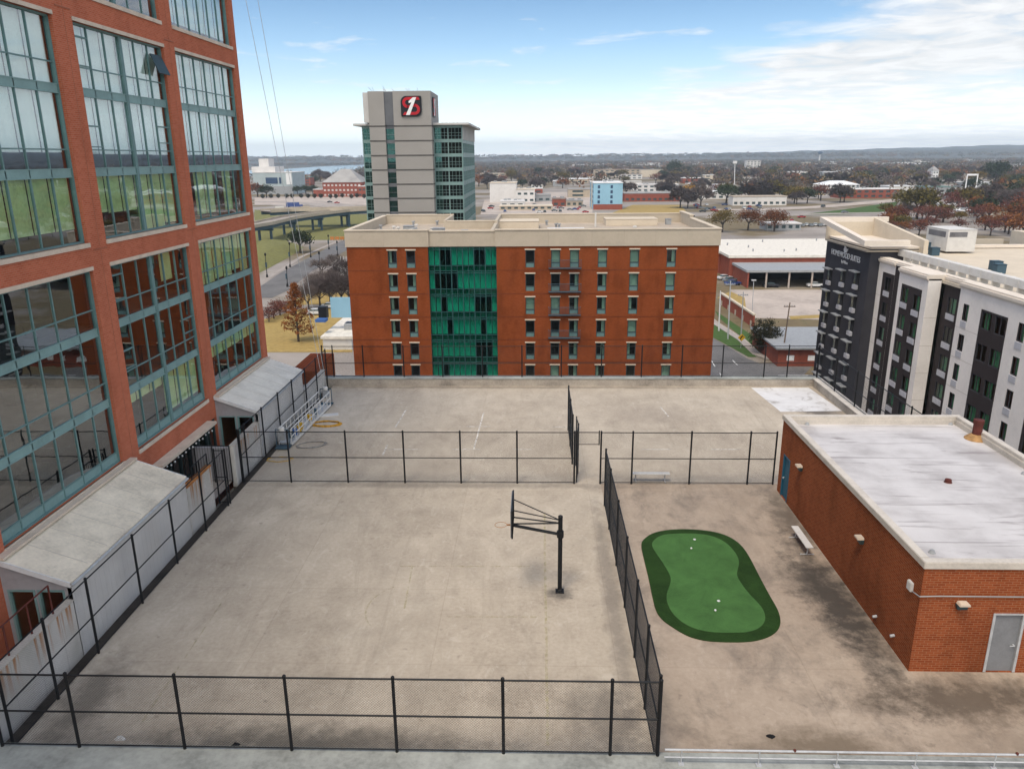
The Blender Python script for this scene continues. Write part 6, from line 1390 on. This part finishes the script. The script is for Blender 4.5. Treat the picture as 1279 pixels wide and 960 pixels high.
for x, y, h, kd in ((322, 246, 18, 'rust'), (333, 247, 16, 'dark'), (400, 227, 15, 'wood'), (408, 228, 13, 'wood'), (393, 230, 10, 'dark'), (378, 231, 11, 'olive'), (455, 226, 12, 'wood'), (462, 225, 12, 'wood')):
    treepx(kd, x, y, h, {'rust': 'orange-brown tree next to the tower corner by the museum', 'dark': 'dark green tree on the river side of town', 'wood': 'bare grey tree on the river bank', 'olive': 'olive-brown tree on the river bank'}[kd], 'river side trees: '+kd, 1.3)
for ps in PR.values():
    for o in ps:
        for ch in list(o.children): bpy.data.objects.remove(ch, do_unlink=True)
        bpy.data.objects.remove(o, do_unlink=True)
# far woods: one mass of twiggy crowns
def woods_mat():
    m, nt, b = new_mat('woods'); at_ = nn(nt, 'ShaderNodeAttribute'); at_.attribute_name = 'tone'; L = nt.links
    L.new(ramp(nt, at_.outputs['Fac'], [(.0, (.085, .070, .066)), (.50, (.125, .10, .088)), (.66, (.045, .055, .034)), (.76, (.10, .09, .05)), (.86, (.17, .115, .06)), (1.0, (.20, .085, .035))]), b.inputs['Base Color']); b.inputs['Roughness'].default_value = .95; b.inputs['Specular IOR Level'].default_value = .05
woods_mat()
NT = 11000; NQ = 26
D = 640*np.exp(rng.random(NT)**.95*np.log(10.5)); az = np.radians(rng.uniform(-26, 37, NT)); tx_ = D*np.sin(az); ty_ = D*np.cos(az)
river = (tx_ < -380-(D-1500)*.12) & (D > 1500) & (D < 4300); clump = np.sin(tx_*.021+1.3)+np.sin(ty_*.013+tx_*.007)+np.sin(tx_*.009-ty_*.017+2)+rng.normal(0, .35, NT)
keep = ~river & ((D > 1500) | (clump > .35)) & ~((D < 1300) & (tx_ < -20)) & ~((D < 900) & (az < np.radians(15)))
for (xa, ya, xb, yb, w_) in ROADS:
    t_ = np.clip(((tx_-xa)*(xb-xa)+(ty_-ya)*(yb-ya))/((xb-xa)**2+(yb-ya)**2), 0, 1); keep &= np.hypot(tx_-xa-t_*(xb-xa), ty_-ya-t_*(yb-ya)) > w_+9
for a_, b_, c2, d_ in FOOT: keep &= ~((tx_ > a_) & (tx_ < b_) & (ty_ > c2) & (ty_ < d_))
FZ = np.where(D > 5200, 18+np.minimum((D-5200)*.02, 30), 0)
tx_, ty_, D, FZ = tx_[keep], ty_[keep], D[keep], FZ[keep]; n = len(tx_)
tone = rng.random(n)**.9; hh_ = rng.uniform(9, 17, n); sc = 1+np.maximum(D-1250, 0)/2600
cen_ = np.stack([tx_, ty_, G+FZ], 1)
u_ = rng.normal(size=(n, NQ, 3)); u_ /= np.linalg.norm(u_, axis=2, keepdims=True); rad = rng.random((n, NQ, 1))**.4
off = u_*rad*np.stack([hh_*.62*sc, hh_*.62*sc, hh_*.5], 1)[:, None, :]; off[..., 2] += (hh_*.55)[:, None]
c_ = cen_[:, None, :]+off; a = rng.normal(size=(n, NQ, 3)); a /= np.linalg.norm(a, axis=2, keepdims=True); b = np.cross(a, rng.normal(size=(n, NQ, 3))); b /= np.linalg.norm(b, axis=2, keepdims=True)
s_ = (rng.uniform(.9, 1.9, (n, NQ, 1))*sc[:, None, None]); V = np.stack([c_-a*s_-b*s_*.5, c_+b*s_*.8, c_+a*s_*1.1, c_-b*s_*.7+a*s_*.2], 2).reshape(-1, 3)
me = bpy.data.meshes.new('woods'); nf = n*NQ; me.vertices.add(nf*4); me.vertices.foreach_set('co', V.ravel()); me.loops.add(nf*4); me.loops.foreach_set('vertex_index', np.arange(nf*4)); me.polygons.add(nf); me.polygons.foreach_set('loop_start', np.arange(nf)*4)
me.update(calc_edges=True); at2 = me.attributes.new('tone', 'FLOAT', 'FACE'); at2.data.foreach_set('value', np.repeat(tone, NQ).astype(np.float32)); me.materials.append(MATS['woods']); me.validate()
o = bpy.data.objects.new('woods', me); COL.objects.link(o); tag(o, 'distant grey-brown winter woods reaching to the horizon', 'woods', kind='stuff')
# river and hills
m, nt, b = new_mat('water'); b.inputs['Base Color'].default_value = (.18, .26, .32, 1); b.inputs['Roughness'].default_value = .18; v = objco(nt); bump(nt, b, noise(nt, v, .05, 4), .15, .3)
sheet('river', [(p.x, p.y) for p in ga((290, 221), (340, 219), (375, 218.5), (420, 217.5), (452, 218), (475, 214), (475, 205.5), (440, 206.3), (395, 208.5), (345, 212), (290, 214))], 'water', .6)
m, nt, b = new_mat('hill_wood'); v = objco(nt)
f = math_(nt, 'ADD', math_(nt, 'MULTIPLY', noise(nt, v, .0035, 6, .7), .6), math_(nt, 'MULTIPLY', noise(nt, v, .03, 5, .7), .4))
nt.links.new(ramp(nt, f, [(.36, (.035, .042, .04)), (.5, (.075, .072, .062)), (.57, (.09, .08, .065)), (.64, (.22, .19, .14)), (.72, (.30, .26, .2))]), b.inputs['Base Color']); b.inputs['Roughness'].default_value = .95
def ridge(dist, prof, m, name='hills', thick=900):
    N = 160; vs = []; fs = []
    for i in range(N+1):
        az = math.radians(-32+77*i/N); h = prof(math.degrees(az))+4*_s(i*1.7)*_s(i*.37)+3*_s(i*.61)
        for d, z in ((dist, G-2), (dist+thick*.35, G+h*.75), (dist+thick, G+h), (dist+thick*2, G-2)): vs.append((d*_s(az), d*_c(az), z))
    for i in range(N):
        for j in range(3): fs.append((i*4+j, (i+1)*4+j, (i+1)*4+j+1, i*4+j+1))
    return MB().add(vs, fs).build(name, m, kind='structure', smooth=True)
ridge(5600, lambda a: 34+max(0, a-12)*1.8+max(0, -a-5)*1.6, 'hill_wood'); ridge(8000, lambda a: 44+max(0, a-8)*3.0+max(0, -a-6)*1.2, 'hill_wood')
# shore houses on the far bank
for k in range(9):
    x = R.uniform(325, 452); p = at(x, 203.4+R.uniform(-.3, .6), G); s_ = R.uniform(12, 30)
    t = thing('riverside_house', (p.x, p.y, G), 'pale house in the trees on the far river bank', 'house', 'houses on the far river bank')
    MB().box(W, p.x-s_, p.x+s_, p.y, p.y+20, G, G+R.uniform(12, 22)).build('wall', 'white_far', t); MB().box(W, p.x-s_-1, p.x+s_+1, p.y-1, p.y+21, G+22.01, G+24).build('roof', 'grey_roof', t)
# ================================================================ air, sky, light
hz = MB().box(W, -12500, 12500, -7600, 11800, G-1.2, 215); m = bpy.data.materials.new('haze'); m.use_nodes = True; nt = m.node_tree; MATS['haze'] = m
nt.nodes.remove(nt.nodes['Principled BSDF']); pv = nn(nt, 'ShaderNodeVolumePrincipled'); pv.inputs['Color'].default_value = (.80, .92, 1.0, 1); pv.inputs['Density'].default_value = 1.3e-4; pv.inputs['Anisotropy'].default_value = .2
nt.links.new(pv.outputs[0], nt.nodes['Material Output'].inputs['Volume']); hz.build('haze', 'haze', kind='stuff', label='thin pale blue winter haze over the whole town', cat='haze')
SUN_EL, SUN_AZ = math.radians(65), math.radians(208)   # azimuth clockwise from +Y
sd = Vector((_s(SUN_AZ)*_c(SUN_EL), _c(SUN_AZ)*_c(SUN_EL), _s(SUN_EL)))
sl = bpy.data.lights.new('sun', 'SUN'); sl.energy = 1.5; sl.angle = math.radians(16); sl.color = (1, .88, .72)
so = bpy.data.objects.new('sun', sl); COL.objects.link(so); so.rotation_euler = (-sd).to_track_quat('-Z', 'Y').to_euler()
wd = bpy.data.worlds.new('World'); SC.world = wd; wd.use_nodes = True; nt = wd.node_tree; L = nt.links; bg = nt.nodes['Background']
sky = nn(nt, 'ShaderNodeTexSky', sky_type='NISHITA'); sky.sun_disc = False; sky.sun_elevation = SUN_EL; sky.sun_rotation = SUN_AZ; sky.air_density = 1.0; sky.dust_density = .6; sky.ozone_density = 1.5
tc = nn(nt, 'ShaderNodeTexCoord'); nv = nn(nt, 'ShaderNodeVectorMath', operation='NORMALIZE'); L.new(tc.outputs['Generated'], nv.inputs[0])
s = nn(nt, 'ShaderNodeSeparateXYZ'); L.new(nv.outputs[0], s.inputs[0]); X_, Y_, Z_ = s.outputs
el = math_(nt, 'MULTIPLY', math_(nt, 'ARCSINE', Z_), 57.2958); azd = math_(nt, 'MULTIPLY', math_(nt, 'ARCTAN2', X_, Y_), 57.2958)
# a cloud layer seen in perspective: direction projected on a high plane
zc = math_(nt, 'ADD', math_(nt, 'MAXIMUM', Z_, 0), .055); cx = nn(nt, 'ShaderNodeCombineXYZ'); L.new(math_(nt, 'DIVIDE', X_, zc), cx.inputs[0]); L.new(math_(nt, 'DIVIDE', Y_, zc), cx.inputs[1])
n1 = noise(nt, cx.outputs[0], .55, 8, .58, (1, 1, 1), .5); n2 = noise(nt, cx.outputs[0], 2.2, 8, .6, None, .4)
fl = math_(nt, 'ADD', math_(nt, 'MULTIPLY', n1, .6), math_(nt, 'MULTIPLY', n2, .4))
# the bank of cloud: below a line that climbs with azimuth
azc = math_(nt, 'MULTIPLY', azd, math_(nt, 'SUBTRACT', 1.0, math_(nt, 'DIVIDE', math_(nt, 'SUBTRACT', azd, 33.0), 14.0, clamp=True)))
edge = math_(nt, 'ADD', math_(nt, 'SUBTRACT', math_(nt, 'MULTIPLY', azc, .36), el), 2.6)
bank = math_(nt, 'DIVIDE', math_(nt, 'ADD', edge, math_(nt, 'MULTIPLY', math_(nt, 'SUBTRACT', fl, .5), 16.0)), 3.2, clamp=True)
front = math_(nt, 'MULTIPLY', math_(nt, 'DIVIDE', math_(nt, 'ADD', Y_, .25), .5, clamp=True), 1.0)
wisp = ramp(nt, fl, [(.55, 0), (.66, .85)])
over = ramp(nt, fl, [(.30, 0), (.50, .97)])        # broken cloud over the unseen rest of the sky, thickened to whiten the fill
backm = mix(nt, front, over, wisp); fill_boost = math_(nt, 'ADD', 1.0, math_(nt, 'MULTIPLY', math_(nt, 'SUBTRACT', 1.0, front), .75)); lc = nn(nt, 'ShaderNodeCombineXYZ'); [L.new(fill_boost, lc.inputs[k]) for k in range(3)]   # unseen cloud behind the camera, sunward side, brightened to add fill light
gap = ramp(nt, math_(nt, 'ADD', math_(nt, 'MULTIPLY', n2, .7), math_(nt, 'MULTIPLY', n1, .3)), [(.36, .45), (.52, 1.0)])
ck = math_(nt, 'MAXIMUM', math_(nt, 'MULTIPLY', math_(nt, 'MULTIPLY', bank, front), gap), backm)
shade = ramp(nt, n2, [(.32, .74), (.60, 1.03)])
CL = (4.7, 4.67, 4.64)
cloud = mix(nt, 1.0, mix(nt, 1.0, shade, CL, 'MULTIPLY'), lc.outputs[0], 'MULTIPLY')
m2 = nn(nt, 'ShaderNodeVectorMath', operation='SCALE'); 
veil = math_(nt, 'MULTIPLY', math_(nt, 'POWER', math_(nt, 'SUBTRACT', 1.0, math_(nt, 'DIVIDE', math_(nt, 'MAXIMUM', el, 0), 7.5), clamp=True), 1.3), .9)
deep = ramp(nt, math_(nt, 'DIVIDE', el, 40.0, clamp=True), [(.0, (1, 1, 1)), (.06, (.85, .93, 1)), (.28, (.38, .49, .58)), (1, (.45, .58, .70))])
skyc = mix(nt, veil, mix(nt, 1.0, sky.outputs[0], deep, 'MULTIPLY'), (3.9, 4.25, 4.5))
hb_ = math_(nt, 'ADD', 1.0, math_(nt, 'MULTIPLY', math_(nt, 'POWER', math_(nt, 'SUBTRACT', 1.0, math_(nt, 'DIVIDE', math_(nt, 'ABSOLUTE', el), 6.0), clamp=True), 2.0), 1.35))
hc_ = nn(nt, 'ShaderNodeCombineXYZ'); [L.new(hb_, hc_.inputs[k]) for k in range(3)]
L.new(mix(nt, 1.0, mix(nt, math_(nt, 'MULTIPLY', ck, .93), skyc, cloud), hc_.outputs[0], 'MULTIPLY'), bg.inputs[0]); bg.inputs[1].default_value = .14
for r in nt.nodes:
    if r.type == 'MIX': r.clamp_result = False
vs = SC.view_settings; SC.display_settings.display_device = 'sRGB'; vs.view_transform = 'Standard'; vs.look = 'None'; vs.gamma = 1; vs.use_curve_mapping = False; vs.exposure = EXPO
cy = SC.cycles; cy.use_denoising = True; cy.max_bounces = 8; cy.transparent_max_bounces = 24; cy.diffuse_bounces = 3; cy.glossy_bounces = 4; cy.volume_bounces = 0; cy.sample_clamp_indirect = 6
for o in bpy.data.objects:
    for k in ('_o', '_h'):
        if k in o.keys(): del o[k]
